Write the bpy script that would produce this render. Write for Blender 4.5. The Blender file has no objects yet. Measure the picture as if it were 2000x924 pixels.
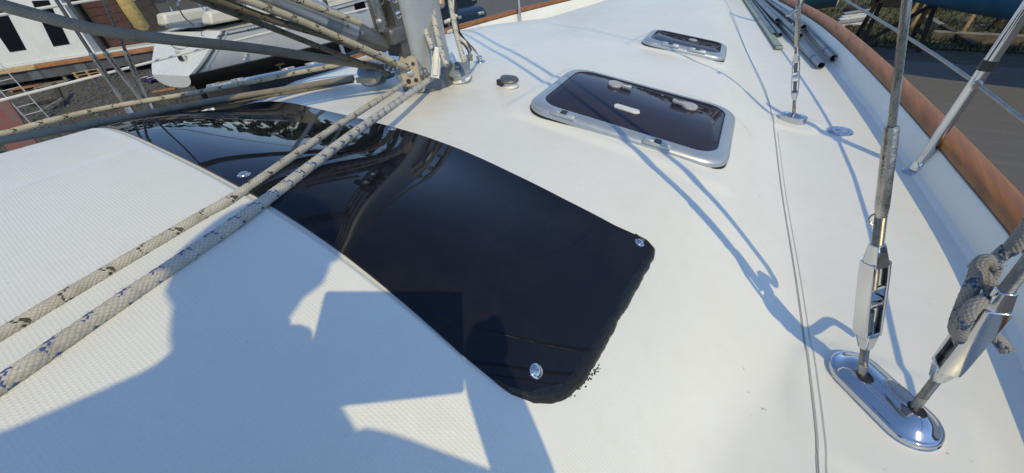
import bpy, bmesh, math, random
from bisect import bisect_right
from mathutils import Vector, Matrix, noise
random.seed(7)
V3 = Vector
PI = math.pi
scene = bpy.context.scene
col = scene.collection

# ------------------------------------------------------------------ camera
# boat frame in metres: x to starboard (0 on the centreline), y forward, z up (0 on the side deck)
U = 0.7                                    # metres per survey unit
FPX = 750.0
CAM = V3((1.5 * U, 0.0, 1.0 * U))
def _axes(f, nx, ny, phi):
    up = -V3((nx, ny, f)).normalized()
    fr = V3((0, 0, 1)); fr = (fr - up * fr.dot(up)).normalized()
    r = up.cross(fr)
    p = math.radians(phi)
    fw = math.cos(p) * fr + math.sin(p) * r
    rt = math.cos(p) * r - math.sin(p) * fr
    return Matrix((rt, fw, up))
RM = _axes(FPX, 110.0, -900.0, 38.0)
cam_d = bpy.data.cameras.new('camera')
cam_d.sensor_width = 36.0
cam_d.lens = 36.0 * FPX / 2000.0
cam_d.clip_start = 0.02
cam_d.clip_end = 2000.0
cam = bpy.data.objects.new('camera', cam_d)
col.objects.link(cam)
cx, cy, cz = RM.col[0], RM.col[1], -RM.col[2]
cam.matrix_world = Matrix(((cx[0], cy[0], cz[0], CAM[0]), (cx[1], cy[1], cz[1], CAM[1]), (cx[2], cy[2], cz[2], CAM[2]), (0, 0, 0, 1)))
scene.camera = cam

# ------------------------------------------------------------------ light
SUN_EL, SUN_AZ = math.radians(46.0), math.radians(52.0)     # azimuth: towards starboard quarter
SUN = V3((math.sin(SUN_AZ) * math.cos(SUN_EL), -math.cos(SUN_AZ) * math.cos(SUN_EL), math.sin(SUN_EL)))
world = bpy.data.worlds.new('World')
scene.world = world
world.use_nodes = True
wn = world.node_tree
bg = wn.nodes['Background']
sky = wn.nodes.new('ShaderNodeTexSky')
sky.sky_type = 'NISHITA'
sky.sun_disc = False
sky.sun_elevation = SUN_EL
sky.sun_rotation = math.atan2(SUN.x, SUN.y)
sky.altitude = 0.0
sky.air_density = 1.0
sky.dust_density = 0.1
sky.ozone_density = 3.0
bg.inputs[1].default_value = 0.15
wn.links.new(sky.outputs[0], bg.inputs[0])
sun_d = bpy.data.lights.new('sun', 'SUN')
sun_d.energy = 2.0
sun_d.angle = math.radians(0.53)
sun_d.color = (1.0, 0.80, 0.41)
sun = bpy.data.objects.new('sun', sun_d)
sun.rotation_euler = SUN.to_track_quat('Z', 'Y').to_euler()
sun.location = SUN * 40
col.objects.link(sun)
scene.view_settings.view_transform = 'Standard'
scene.view_settings.look = 'None'
scene.view_settings.gamma = 1.0
scene.view_settings.use_curve_mapping = False
scene.view_settings.exposure = 0.38
scene.cycles.max_bounces = 8
scene.cycles.glossy_bounces = 5

# ------------------------------------------------------------------ survey helpers
def ray(px, py):
    return (RM @ V3((px - 1000.0, 462.0 - py, FPX))).normalized()
def at_z(px, py, z):
    v = ray(px, py); return CAM + v * ((z - CAM.z) / v.z)
def at_x(px, py, x):
    v = ray(px, py); return CAM + v * ((x - CAM.x) / v.x)
def at_y(px, py, y):
    v = ray(px, py); return CAM + v * ((y - CAM.y) / v.y)
def at_depth(px, py, d):
    v = ray(px, py); return CAM + v * (d / v.dot(RM.col[2]))
def depth_of(p):
    return (p - CAM).dot(RM.col[2])

def pchip(xs, ys):
    n = len(xs); h = [xs[i+1]-xs[i] for i in range(n-1)]; d = [(ys[i+1]-ys[i])/h[i] for i in range(n-1)]
    m = [0.0]*n; m[0] = d[0]; m[-1] = d[-1]
    for i in range(1, n-1):
        if d[i-1]*d[i] > 0:
            w1 = 2*h[i]+h[i-1]; w2 = h[i]+2*h[i-1]; m[i] = (w1+w2)/(w1/d[i-1]+w2/d[i])
    def F(x):
        if x <= xs[0]: return ys[0]+m[0]*(x-xs[0])
        if x >= xs[-1]: return ys[-1]+m[-1]*(x-xs[-1])
        i = bisect_right(xs, x)-1; t = (x-xs[i])/h[i]; t2 = t*t; t3 = t2*t
        return (2*t3-3*t2+1)*ys[i]+(t3-2*t2+t)*h[i]*m[i]+(-2*t3+3*t2)*ys[i+1]+(t3-t2)*h[i]*m[i+1]
    return F
_Y = [-6, -1, .26, .90, 1.4, 2.0, 2.6, 3.2, 4.2, 5.2, 7]
_S = pchip([-6, -1, .58, 1.07, 1.62, 2.71, 3.67, 5.52, 7], [1.95, 1.92, 1.81, 1.73, 1.63, 1.44, 1.17, .67, .1])
_ZC = pchip(_Y, [.68, .63, .585, .42, .385, .365, .33, .27, .19, .16, .16])
_A = pchip(_Y, [.119, .119, .119, .107, .10, .10, .10, .09, .08, .08, .08])
_P = pchip(_Y, [3.5, 3.5, 3.5, 2.4, 1.5, 1.5, 1.6, 1.8, 2, 2, 2])
_FOOT = pchip([-6, 0, 1.25, 2.01, 2.94, 4.13, 5.0, 6.0, 7.0], [2.2, 2.27, 2.2, 2.07, 1.87, 1.55, 1.2, .72, .05])
def smax(a, b, k): return .5*(a+b+math.sqrt((a-b)**2+k*k))
def seam_x(y): return U*_S(y/U)
def foot_x(y): return U*_FOOT(y/U)
def deck0(x, y):
    X = abs(x)/U; Y = y/U
    s = _S(Y)
    c = _ZC(Y)-_A(Y)*X**_P(Y)
    if Y > .26:
        w = min(1, (Y-.26)/.3)
        c = c*(1-w)+w*(-smax(-c, -.8*(s-X), .06))
    z = U*smax(c, 0.0, .05)
    if x < 0:      # the cabin top stands a little fuller to port of the mast
        st = lambda v, a, b: (lambda t: t*t*(3-2*t))(min(1, max(0, (v-a)/(b-a))))
        z += .05*st(-x, 0, .5)*(1-st(-x, .95, 1.22))*st(y, .55, .85)*(1-st(y, 1.9, 2.9))
        z -= .03*st(-x, .05, .6)*(1-st(y, .15, .6))
    return z
def hit(px, py, off=0.0, F=None):
    F = F or deck0
    v = ray(px, py); t = .1
    while t < 12:
        p = CAM+v*t
        if p.z < F(p.x, p.y)+off:
            lo = t-.01
            for _ in range(24):
                m = (lo+t)/2; q = CAM+v*m
                if q.z < F(q.x, q.y)+off: t = m
                else: lo = m
            return CAM+v*t
        t += .01
    raise ValueError((px, py))
def normal_at(x, y, e=.01):
    dx = (deck0(x+e, y)-deck0(x-e, y))/(2*e); dy = (deck0(x, y+e)-deck0(x, y-e))/(2*e)
    return V3((-dx, -dy, 1)).normalized()

# ------------------------------------------------------------------ materials
MATS = {}
class NT:
    """small helper round a node tree"""
    def __init__(s, m): s.t = m.node_tree; s.l = s.t.links
    def n(s, typ, **kw):
        nd = s.t.nodes.new('ShaderNode'+typ)
        for k, v in kw.items(): setattr(nd, k, v)
        return nd
    def set(s, sock, v):
        if hasattr(v, 'is_linked'): s.l.new(v, sock)
        else: sock.default_value = v
    def math(s, op, a, b=0.0, c=0.0):
        nd = s.n('Math', operation=op)
        s.set(nd.inputs[0], a); s.set(nd.inputs[1], b); s.set(nd.inputs[2], c)
        return nd.outputs[0]
    def noise(s, vec, scale, detail=4.0, rough=.55, out=0):
        nd = s.n('TexNoise'); s.l.new(vec, nd.inputs['Vector'])
        nd.inputs['Scale'].default_value = scale; nd.inputs['Detail'].default_value = detail; nd.inputs['Roughness'].default_value = rough
        return nd.outputs[out]
    def ramp(s, fac, stops):
        nd = s.n('ValToRGB'); s.set(nd.inputs[0], fac)
        cr = nd.color_ramp
        while len(cr.elements) < len(stops): cr.elements.new(.5)
        for e, (p, c) in zip(cr.elements, stops):
            e.position = p; e.color = (*c, 1) if len(c) == 3 else c
        return nd.outputs[0]
    def mix(s, fac, a, b):
        nd = s.n('Mix', data_type='RGBA'); s.set(nd.inputs[0], fac)
        s.set(nd.inputs[6], (*a, 1) if isinstance(a, tuple) else a); s.set(nd.inputs[7], (*b, 1) if isinstance(b, tuple) else b)
        return nd.outputs[2]
    def maprange(s, v, a, b, c=0.0, d=1.0):
        nd = s.n('MapRange'); s.set(nd.inputs[0], v)
        for i, q in enumerate((a, b, c, d)): nd.inputs[i+1].default_value = q
        return nd.outputs[0]
    def obj(s): return s.n('TexCoord').outputs['Object']
    def uv(s): return s.n('TexCoord').outputs['UV']
    def sep(s, v):
        nd = s.n('SeparateXYZ'); s.l.new(v, nd.inputs[0]); return nd.outputs
    def bump(s, h, strength, dist):
        nd = s.n('Bump'); s.set(nd.inputs['Height'], h); nd.inputs['Strength'].default_value = strength; nd.inputs['Distance'].default_value = dist
        return nd.outputs[0]
def new_mat(name):
    m = bpy.data.materials.new(name); m.use_nodes = True
    b = m.node_tree.nodes['Principled BSDF']
    MATS[name] = m
    return m, b, NT(m)
def simple(name, c, rough=.5, metal=0.0, var=.12, vscale=8.0, bump=0.0, bscale=60.0, rvar=.1, spec=.5, c2=None):
    m, b, t = new_mat(name)
    o = t.obj()
    f = t.noise(o, vscale, 5)
    lo = tuple(max(0, x*(1-var)) for x in c); hi = tuple(min(1, x*(1+var)) for x in c)
    if c2: hi = c2
    t.l.new(t.ramp(f, [(.3, lo), (.7, hi)]), b.inputs['Base Color'])
    b.inputs['Metallic'].default_value = metal
    b.inputs['Specular IOR Level'].default_value = spec
    r = t.maprange(t.noise(o, vscale*4, 4), .3, .7, max(.02, rough-rvar), min(1, rough+rvar))
    t.l.new(r, b.inputs['Roughness'])
    if bump: t.l.new(t.bump(t.noise(o, bscale, 4), bump, .004), b.inputs['Normal'])
    return m
simple('stainless', (.56, .58, .61), .09, 1.0, .06, 12, rvar=.05)
simple('steel_worn', (.42, .40, .37), .32, 1.0, .22, 30, .25, 300, .14)
simple('wire_steel', (.30, .295, .28), .32, 1.0, .15, 60)
simple('alu_anodised', (.46, .50, .53), .40, .65, .05, 5, .05, 500, .05)
simple('alu_mast', (.50, .53, .55), .42, .55, .07, 4, .06, 300, .06)
simple('alu_dark', (.16, .16, .16), .45, .6, .2, 20, .15, 200)
simple('alu_grey', (.33, .36, .39), .42, .5, .1, 12, .08, 300)
simple('tan_plate', (.38, .33, .25), .5, .2, .12, 30)
simple('black_plastic', (.016, .016, .018), .38, 0, .3, 40)
simple('grey_plastic', (.20, .24, .28), .45, 0, .15, 40)
simple('white_plastic', (.62, .63, .62), .42, 0, .08, 30)
simple('handle_grey', (.42, .42, .43), .4, .2, .1, 50)
simple('sheave_white', (.66, .66, .63), .4, 0, .08, 40)
simple('rubber', (.012, .012, .013), .6, 0, .3, 40)
simple('galvanised', (.26, .29, .31), .42, .8, .25, 14, .1, 200)
simple('pole_green', (.30, .36, .29), .45, .2, .2, 12)
simple('tape_blue', (.03, .08, .25), .5, 0, .2, 30)
simple('tape_yellow', (.55, .40, .08), .5, 0, .2, 30)
simple('wood_grey', (.19, .165, .135), .85, 0, .4, 5, .5, 40)
simple('wood_dark', (.04, .034, .03), .85, 0, .4, 5, .5, 40)
simple('wood_pale', (.46, .33, .18), .8, 0, .25, 6, .4, 40)
simple('wood_orange', (.33, .155, .065), .7, 0, .3, 6, .3, 40)
simple('door_brown', (.075, .034, .026), .5, 0, .25, 6, .2, 40)
simple('boat_white', (.62, .64, .63), .3, 0, .04, 2)
simple('boat_cream', (.60, .58, .50), .4, 0, .06, 4)
simple('boat_side', (.66, .68, .70), .28, 0, .06, 1.2)
simple('boat_black', (.006, .006, .008), .6, 0, .3, 3)
simple('antifoul_teal', (.012, .07, .10), .6, 0, .25, 3)
simple('antifoul_blue', (.016, .085, .155), .6, 0, .25, 3)
simple('navy', (.02, .03, .12), .4, 0, .1, 3)
simple('window_black', (.005, .005, .007), .5, 0, .2, 4, spec=.15)
simple('pane_black', (.004, .004, .006), .3, 0, .2, 4, spec=.12)
simple('grey_stripe', (.10, .12, .14), .4, 0, .1, 4)
simple('primer_grey', (.075, .08, .09), .75, 0, .35, 3, .2, 40)
simple('canvas_tan', (.42, .31, .12), .9, 0, .3, 12, .4, 60)
simple('canvas_dark', (.012, .013, .017), .9, 0, .4, 6, .4, 60)
simple('cloth_purple', (.03, .02, .10), .9, 0, .5, 18)
simple('red_board', (.26, .21, .20), .8, 0, .2, 3, c2=(.34, .09, .08))
simple('car_blue', (.016, .04, .075), .22, .3, .1, 4)
simple('car_glass', (.008, .01, .013), .06, 0, .1, 4)
simple('tyre', (.012, .012, .012), .8, 0, .3, 20)
simple('alu_ladder', (.45, .46, .46), .45, .6, .15, 10)
simple('line_white', (.55, .55, .53), .8, 0, .25, 3)
simple('skin', (.46, .28, .20), .5, 0, .08, 20)
simple('shirt', (.05, .07, .11), .85, 0, .2, 14)
simple('trousers', (.06, .06, .06), .85, 0, .2, 14)
simple('hair', (.05, .035, .025), .7, 0, .3, 60)
simple('seam_grey', (.40, .40, .39), .5, 0, .1, 30)
simple('shackle', (.5, .49, .46), .2, 1.0, .1, 20)
simple('lifeline_white', (.62, .62, .59), .5, 0, .12, 10)
simple('cable_black', (.012, .012, .012), .5, 0, .2, 20)
simple('thread_steel', (.24, .225, .20), .38, 1.0, .25, 90)
simple('pole_hollow', (.006, .006, .006), .8, 0, .2, 20)

def mat_gelcoat():
    m, b, t = new_mat('gelcoat')
    o = t.obj(); X, Y, Z = t.sep(o)
    # cast-in dimple pattern, only inside the non-skid panels
    p = .0043
    a = t.math('MULTIPLY', t.math('ADD', X, Y), PI/p); c = t.math('MULTIPLY', t.math('SUBTRACT', X, Y), PI/p)
    dim = t.math('MULTIPLY', t.math('SINE', a), t.math('SINE', c))
    dim = t.math('MAXIMUM', dim, -.15)
    ax = t.math('ABSOLUTE', X)
    def inside(v, lo, hi, soft=.006):
        return t.math('MULTIPLY', t.maprange(v, lo-soft, lo+soft), t.maprange(v, hi+soft, hi-soft))
    roof = t.math('MULTIPLY', inside(Y, -3.0, .152), inside(ax, .014, .93))
    side = t.math('MULTIPLY', inside(Y, -3.0, .80), inside(ax, .955, 1.10))
    fwd = t.math('MULTIPLY', inside(Y, .66, .87), inside(ax, .30, 1.02))
    fore = t.math('MULTIPLY', inside(Y, 2.15, 3.2), inside(ax, .05, .42))
    mask = t.math('MINIMUM', t.math('ADD', t.math('ADD', roof, side), t.math('ADD', t.math('MULTIPLY', fwd, .8), t.math('MULTIPLY', fore, .3))), 1.0)
    h = t.math('MULTIPLY', dim, mask)
    bp = t.bump(h, .42, .0007)
    big = t.noise(o, 3.0, 5)
    fine = t.noise(o, 26, 4)
    colr = t.mix(t.maprange(big, .35, .72), (.70, .715, .68), (.745, .76, .73))
    speck = t.maprange(t.noise(o, 75, 2), .73, .77)
    speck = t.math('MULTIPLY', speck, t.maprange(t.noise(o, 5, 2), .5, .6))
    colr = t.mix(t.math('MULTIPLY', speck, .55), colr, (.22, .21, .19))
    grime = t.math('MULTIPLY', t.maprange(fine, .5, .8), .10)
    colr = t.mix(grime, colr, (.45, .42, .36))
    # brownish run-off staining on the smooth gelcoat round the mast foot
    dx = t.math('SUBTRACT', X, .02); dy = t.math('SUBTRACT', Y, .90)
    d = t.math('SQRT', t.math('ADD', t.math('MULTIPLY', dx, dx), t.math('MULTIPLY', dy, dy)))
    st = t.math('MULTIPLY', t.maprange(d, .42, .08), t.maprange(t.noise(o, 9, 4), .4, .65, 0, .35))
    colr = t.mix(st, colr, (.52, .42, .30))
    t.l.new(colr, b.inputs['Base Color'])
    t.l.new(t.math('ADD', t.maprange(fine, .3, .7, .30, .42), t.math('MULTIPLY', mask, .2)), b.inputs['Roughness'])
    t.l.new(bp, b.inputs['Normal'])
mat_gelcoat()

def mat_acrylic(name, c, c2, rough, dust, gloss):
    """smoked acrylic: dark body under a dusty reflecting skin, its tint dimming reflections"""
    m, b, t = new_mat(name)
    o = t.obj()
    t.t.nodes.remove(b)
    out = next(n for n in t.t.nodes if n.type == 'OUTPUT_MATERIAL')
    df = t.n('BsdfDiffuse'); gl = t.n('BsdfGlossy'); fr = t.n('Fresnel'); mx = t.n('MixShader')
    t.l.new(t.mix(t.maprange(t.noise(o, 4, 3), .35, .7), c, c2), df.inputs[0])
    dust_c = t.mix(t.math('MULTIPLY', t.maprange(t.noise(o, 7, 6, .7), .45, .75), .22), df.inputs[0].links[0].from_socket, (.040, .041, .046))
    t.l.new(dust_c, df.inputs[0])
    gl.inputs['Color'].default_value = (*gloss, 1)  # tint kept low and bluish to darken the mirrored sky
    sp = t.math('MULTIPLY', t.maprange(t.noise(o, 160, 2), .70, .76), dust)
    t.l.new(t.math('ADD', t.maprange(t.noise(o, 14, 5), .3, .8, rough*.6, rough*1.6), sp), gl.inputs['Roughness'])
    fr.inputs[0].default_value = 1.47
    t.l.new(fr.outputs[0], mx.inputs[0]); t.l.new(df.outputs[0], mx.inputs[1]); t.l.new(gl.outputs[0], mx.inputs[2])
    t.l.new(mx.outputs[0], out.inputs[0])
mat_acrylic('window_acrylic', (.0085, .0095, .0135), (.011, .012, .017), .03, .25, (.40, .45, .55))
mat_acrylic('hatch_acrylic', (.028, .029, .045), (.040, .037, .054), .05, .2, (.42, .42, .48))

def mat_teak():
    m, b, t = new_mat('teak')
    o = t.obj()
    mp = t.n('Mapping'); t.l.new(o, mp.inputs[0]); mp.inputs['Scale'].default_value = (60, 4, 60); mp.inputs['Rotation'].default_value = (0, 0, .25)
    g = t.noise(mp.outputs[0], 1.0, 6)
    c = t.ramp(g, [(.25, (.15, .058, .015)), (.55, (.28, .112, .030)), (.8, (.37, .165, .05))])
    c = t.mix(t.maprange(t.noise(o, 6, 4), .6, .8, 0, .35), c, (.17, .075, .04))
    t.l.new(c, b.inputs['Base Color']); b.inputs['Roughness'].default_value = .48
    t.l.new(t.bump(g, .25, .001), b.inputs['Normal'])
mat_teak()

def mat_rope(name, base, fleck, pitch, dens, r, dirty=(.3, .28, .24), weave=.5, nf=2):
    """braided cover: uv.x runs round the rope (0..1), uv.y along it in metres"""
    m, b, t = new_mat(name)
    u, v, _ = t.sep(t.uv()); o = t.obj()
    n_s = 10.0; k = n_s/(2*PI*r*1.1)
    wob = t.math('MULTIPLY', t.math('SUBTRACT', t.noise(o, 90, 2), .5), .55)
    p = t.math('ADD', t.math('ADD', t.math('MULTIPLY', u, n_s), t.math('MULTIPLY', v, k)), wob)
    q = t.math('SUBTRACT', t.math('MULTIPLY', u, n_s), t.math('MULTIPLY', v, k)); q = t.math('ADD', q, wob)
    w = t.math('MULTIPLY', t.math('SINE', t.math('MULTIPLY', p, PI)), t.math('SINE', t.math('MULTIPLY', q, PI)))
    fine = t.noise(o, 900, 2)
    h = t.math('ADD', t.math('MULTIPLY', t.math('ABSOLUTE', w), .8), t.math('MULTIPLY', fine, .5))
    # tracer yarns of both lays show as crossed ticks
    def tracer(x): return t.math('LESS_THAN', t.math('MODULO', t.math('ADD', x, 1000.0), n_s/nf), 1.5)
    win = t.math('LESS_THAN', t.math('FRACT', t.math('ADD', t.math('DIVIDE', v, pitch), t.math('MULTIPLY', wob, .3))), dens)
    on_top = t.math('GREATER_THAN', w, .02)
    fl = t.math('MULTIPLY', t.math('MAXIMUM', t.math('MULTIPLY', tracer(p), on_top), t.math('MULTIPLY', tracer(q), t.math('LESS_THAN', w, -.02))), win)
    fl = t.math('MULTIPLY', fl, .9)
    d = t.maprange(t.noise(o, 35, 5), .35, .75)
    c = t.mix(t.math('MULTIPLY', d, .75), base, dirty)
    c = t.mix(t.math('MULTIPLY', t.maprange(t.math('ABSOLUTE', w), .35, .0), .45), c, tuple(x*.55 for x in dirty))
    c = t.mix(fl, c, fleck)
    t.l.new(c, b.inputs['Base Color'])
    b.inputs['Roughness'].default_value = .9
    b.inputs['Specular IOR Level'].default_value = .2
    t.l.new(t.bump(h, weave, .0012), b.inputs['Normal'])
mat_rope('rope_beige', (.60, .57, .48), (.035, .03, .02), .042, .3, .008)
mat_rope('rope_blue', (.58, .56, .50), (.02, .07, .24), .036, .4, .010, dirty=(.33, .32, .29))
mat_rope('rope_grey', (.27, .25, .21), (.24, .22, .18), .05, .2, .011, dirty=(.17, .16, .13))
mat_rope('rope_dark', (.22, .20, .155), (.03, .025, .02), .05, .25, .009, dirty=(.12, .105, .08))
mat_rope('rope_cream', (.52, .48, .37), (.018, .016, .014), .06, .35, .008, dirty=(.34, .31, .23))
mat_rope('rope_knot', (.30, .295, .285), (.02, .06, .15), .045, .42, .010, dirty=(.19, .185, .18), weave=.8)

def mat_ground():
    m, b, t = new_mat('ground')
    o = t.obj(); X, Y, Z = t.sep(o)
    g = t.noise(o, 3.2, 8, .7); f = t.noise(o, 30, 6, .7)
    stone = t.ramp(f, [(.3, (.045, .043, .038)), (.5, (.085, .082, .074)), (.7, (.15, .145, .13))])
    earth = t.ramp(f, [(.3, (.035, .03, .022)), (.7, (.10, .088, .065))])
    c = t.mix(t.maprange(g, .42, .6), stone, earth)
    gr = t.ramp(f, [(.3, (.018, .025, .010)), (.7, (.065, .078, .030))])
    gm = t.maprange(t.noise(o, 1.1, 6, .65), .52, .62)
    c = t.mix(t.math('MULTIPLY', gm, .7), c, gr)
    t.l.new(c, b.inputs['Base Color']); b.inputs['Roughness'].default_value = .95
    t.l.new(t.bump(t.math('ADD', f, g), .7, .03), b.inputs['Normal'])
    m, b, t = new_mat('asphalt')
    o = t.obj()
    f = t.noise(o, 45, 6, .75)
    c = t.ramp(f, [(.3, (.065, .065, .065)), (.6, (.13, .128, .124)), (.78, (.26, .25, .24))])
    mp = t.n('Mapping'); t.l.new(o, mp.inputs[0]); mp.inputs['Scale'].default_value = (.5, 3, 1); mp.inputs['Rotation'].default_value = (0, 0, .2)
    streak = t.noise(mp.outputs[0], 1.6, 6, .6)
    c = t.mix(t.maprange(streak, .5, .75, 0, .6), c, (.16, .155, .145))
    t.l.new(c, b.inputs['Base Color']); b.inputs['Roughness'].default_value = .92
    t.l.new(t.bump(f, .6, .012), b.inputs['Normal'])
    m, b, t = new_mat('grass')
    o = t.obj()
    f = t.noise(o, 40, 6, .7); g = t.noise(o, 2.5, 5)
    c = t.ramp(f, [(.3, (.05, .055, .024)), (.55, (.11, .115, .055)), (.75, (.20, .185, .105))])
    c = t.mix(t.maprange(g, .5, .66), c, (.16, .145, .11))
    t.l.new(c, b.inputs['Base Color']); b.inputs['Roughness'].default_value = .95
    t.l.new(t.bump(f, .9, .04), b.inputs['Normal'])
mat_ground()
def mat_sealant():
    m, b, t = new_mat('sealant')
    o = t.obj()
    f = t.noise(o, 120, 5, .7)
    t.l.new(t.ramp(f, [(.3, (.004, .004, .0045)), (.75, (.013, .0125, .0125))]), b.inputs['Base Color'])
    t.l.new(t.maprange(t.noise(o, 60, 3), .3, .7, .22, .45), b.inputs['Roughness'])
    t.l.new(t.bump(f, .45, .002), b.inputs['Normal'])
mat_sealant()

# ------------------------------------------------------------------ mesh helpers
ROOT = {}
ORIG = {}
class MB:
    def __init__(s): s.v = []; s.f = []; s.uv = {}
    def add(s, vs, fs, uvs=None):
        o = len(s.v); s.v += [V3(p) for p in vs]
        for i, f in enumerate(fs):
            if uvs: s.uv[len(s.f)] = uvs[i]
            s.f.append(tuple(o+k for k in f))
        return s
    def box(s, c, size, M=None):
        c = V3(c); hx, hy, hz = (q/2 for q in size)
        M = M or Matrix.Identity(3)
        vs = [c+M @ V3((sx*hx, sy*hy, sz*hz)) for sz in (-1, 1) for sy in (-1, 1) for sx in (-1, 1)]
        return s.add(vs, [(0, 2, 3, 1), (4, 5, 7, 6), (0, 1, 5, 4), (2, 6, 7, 3), (0, 4, 6, 2), (1, 3, 7, 5)])
    def bar(s, p0, p1, w, h, up=V3((0, 0, 1))):
        p0 = V3(p0); p1 = V3(p1); M = frame(p1-p0, up)
        return s.box((p0+p1)/2, (w, (p1-p0).length, h), M)
    def rings(s, rr, cap0=True, cap1=True, closed=True, uvs=None):
        n = len(rr[0]); vs = [p for r in rr for p in r]; fs = []; fu = []
        nn = n if closed else n-1
        for i in range(len(rr)-1):
            for j in range(nn):
                k = (j+1) % n
                fs.append((i*n+j, i*n+k, (i+1)*n+k, (i+1)*n+j))
                if uvs: fu.append(((j/n, uvs[i]), ((j+1)/n, uvs[i]), ((j+1)/n, uvs[i+1]), (j/n, uvs[i+1])))
        if cap0: fs.append(tuple(reversed(range(n)))); fu.append(((0, 0),)*n)
        if cap1: fs.append(tuple(range((len(rr)-1)*n, len(rr)*n))); fu.append(((0, 0),)*n)
        return s.add(vs, fs, fu if uvs else None)
    def tube(s, pts, r, n=12, cap=True, disp=None):
        pts = [V3(p) for p in pts]; rr = []; uvs = []; L = 0.0
        T = (pts[1]-pts[0]).normalized()
        N = T.orthogonal().normalized()
        for i, p in enumerate(pts):
            if i: L += (p-pts[i-1]).length
            a = pts[max(0, i-1)]; b = pts[min(len(pts)-1, i+1)]
            t = (b-a).normalized()
            N = (N-t*N.dot(t)).normalized(); B = t.cross(N)
            ri = r[i] if isinstance(r, (list, tuple)) else r
            ring = []
            for k in range(n):
                an = 2*PI*k/n
                q = ri*(1+(disp(k/n, L) if disp else 0))
                ring.append(p+N*(math.cos(an)*q)+B*(math.sin(an)*q))
            rr.append(ring); uvs.append(L)
        return s.rings(rr, cap, cap, True, uvs)
    def lathe(s, base, axis, prof, n=24, cap0=True, cap1=True):
        M = frame(axis, V3((.3, .9, .1)) if abs(V3(axis).normalized().z) > .9 else V3((0, 0, 1)))
        ex, ey, ez = M.col[0], M.col[1], M.col[2]
        rr = []
        for r, z in prof:
            rr.append([V3(base)+ey*z+ex*(math.cos(2*PI*k/n)*r)+ez*(-math.sin(2*PI*k/n)*r) for k in range(n)])
        return s.rings(rr, cap0, cap1)
    def prism(s, poly, O, ex, ey, h):
        O = V3(O); nz = ex.cross(ey).normalized()
        a = [O+ex*x+ey*y for x, y in poly]; b = [p+nz*h for p in a]
        return s.rings([a, b])
    def build(s, name, mat, parent=None, smooth=True, angle=35, bevel=0.0, sub=0):
        root = None
        if parent is not None: root = ROOT.get(parent.name, parent)
        off = ORIG.get(root.name, V3((0, 0, 0))) if root is not None else V3((0, 0, 0))
        if parent is None:
            lo = V3([min(p[i] for p in s.v) for i in range(3)]); hi = V3([max(p[i] for p in s.v) for i in range(3)])
            off = V3(((lo.x+hi.x)/2, (lo.y+hi.y)/2, lo.z)) if s.v else off
        me = bpy.data.meshes.new(name)
        me.from_pydata([tuple(p-off) for p in s.v], [], s.f)
        if s.uv:
            ul = me.uv_layers.new(name='UVMap')
            for p in me.polygons:
                q = s.uv.get(p.index)
                if q:
                    for li, c in zip(p.loop_indices, q): ul.data[li].uv = c
        me.materials.append(MATS[mat] if isinstance(mat, str) else mat)
        me.update()
        bm = bmesh.new(); bm.from_mesh(me); bmesh.ops.recalc_face_normals(bm, faces=bm.faces); bm.to_mesh(me); bm.free()
        if smooth:
            me.shade_smooth()
            me.set_sharp_from_angle(angle=math.radians(angle))
        ob = bpy.data.objects.new(name, me); col.objects.link(ob)
        if bevel:
            bv = ob.modifiers.new('bevel', 'BEVEL'); bv.width = bevel; bv.segments = 2; bv.limit_method = 'ANGLE'; bv.angle_limit = math.radians(40)
        if sub:
            sb = ob.modifiers.new('sub', 'SUBSURF'); sb.levels = sub; sb.render_levels = sub
        if parent is not None:
            ob.parent = parent; ROOT[ob.name] = root
        else:
            ob.location = off
        return ob
def frame(d, up=V3((0, 0, 1))):
    """columns: side, along d, up"""
    d = V3(d).normalized(); up = V3(up)
    if abs(d.dot(up.normalized())) > .98: up = V3((0, 1, 0)) if abs(d.y) < .9 else V3((1, 0, 0))
    x = d.cross(up).normalized(); z = x.cross(d)
    return Matrix((x, d, z)).transposed()
def thing(name, label, cat, loc, group=None):
    o = bpy.data.objects.new(name, None); col.objects.link(o)
    o.empty_display_size = .05
    o.location = loc; ORIG[o.name] = V3(loc); o['label'] = label; o['category'] = cat
    if group: o['group'] = group
    ROOT[o.name] = o
    return o
def tag(o, label, cat, group=None):
    o['label'] = label; o['category'] = cat
    if group: o['group'] = group
    return o
def struct(o): o['kind'] = 'structure'; return o
def catmull(pts, step=.02):
    pts = [V3(p) for p in pts]; out = []
    P = [pts[0]*2-pts[1]]+pts+[pts[-1]*2-pts[-2]]
    for i in range(1, len(P)-2):
        a, b, c, d = P[i-1], P[i], P[i+1], P[i+2]
        n = max(2, int((c-b).length/step))
        for k in range(n):
            t = k/n
            out.append(.5*((2*b)+(c-a)*t+(2*a-5*b+4*c-d)*t*t+(3*b-a-3*c+d)*t**3))
    out.append(pts[-1]); return out
def line(p, q, n=2): return [V3(p).lerp(V3(q), i/(n-1)) for i in range(n)]
def rrect(w, h, r, n=6):
    pts = []
    for cx_, cy_, a0 in ((w/2-r, h/2-r, 0), (-w/2+r, h/2-r, 90), (-w/2+r, -h/2+r, 180), (w/2-r, -h/2+r, 270)):
        for k in range(n+1):
            a = math.radians(a0+90*k/n); pts.append((cx_+r*math.cos(a), cy_+r*math.sin(a)))
    return pts
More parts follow.
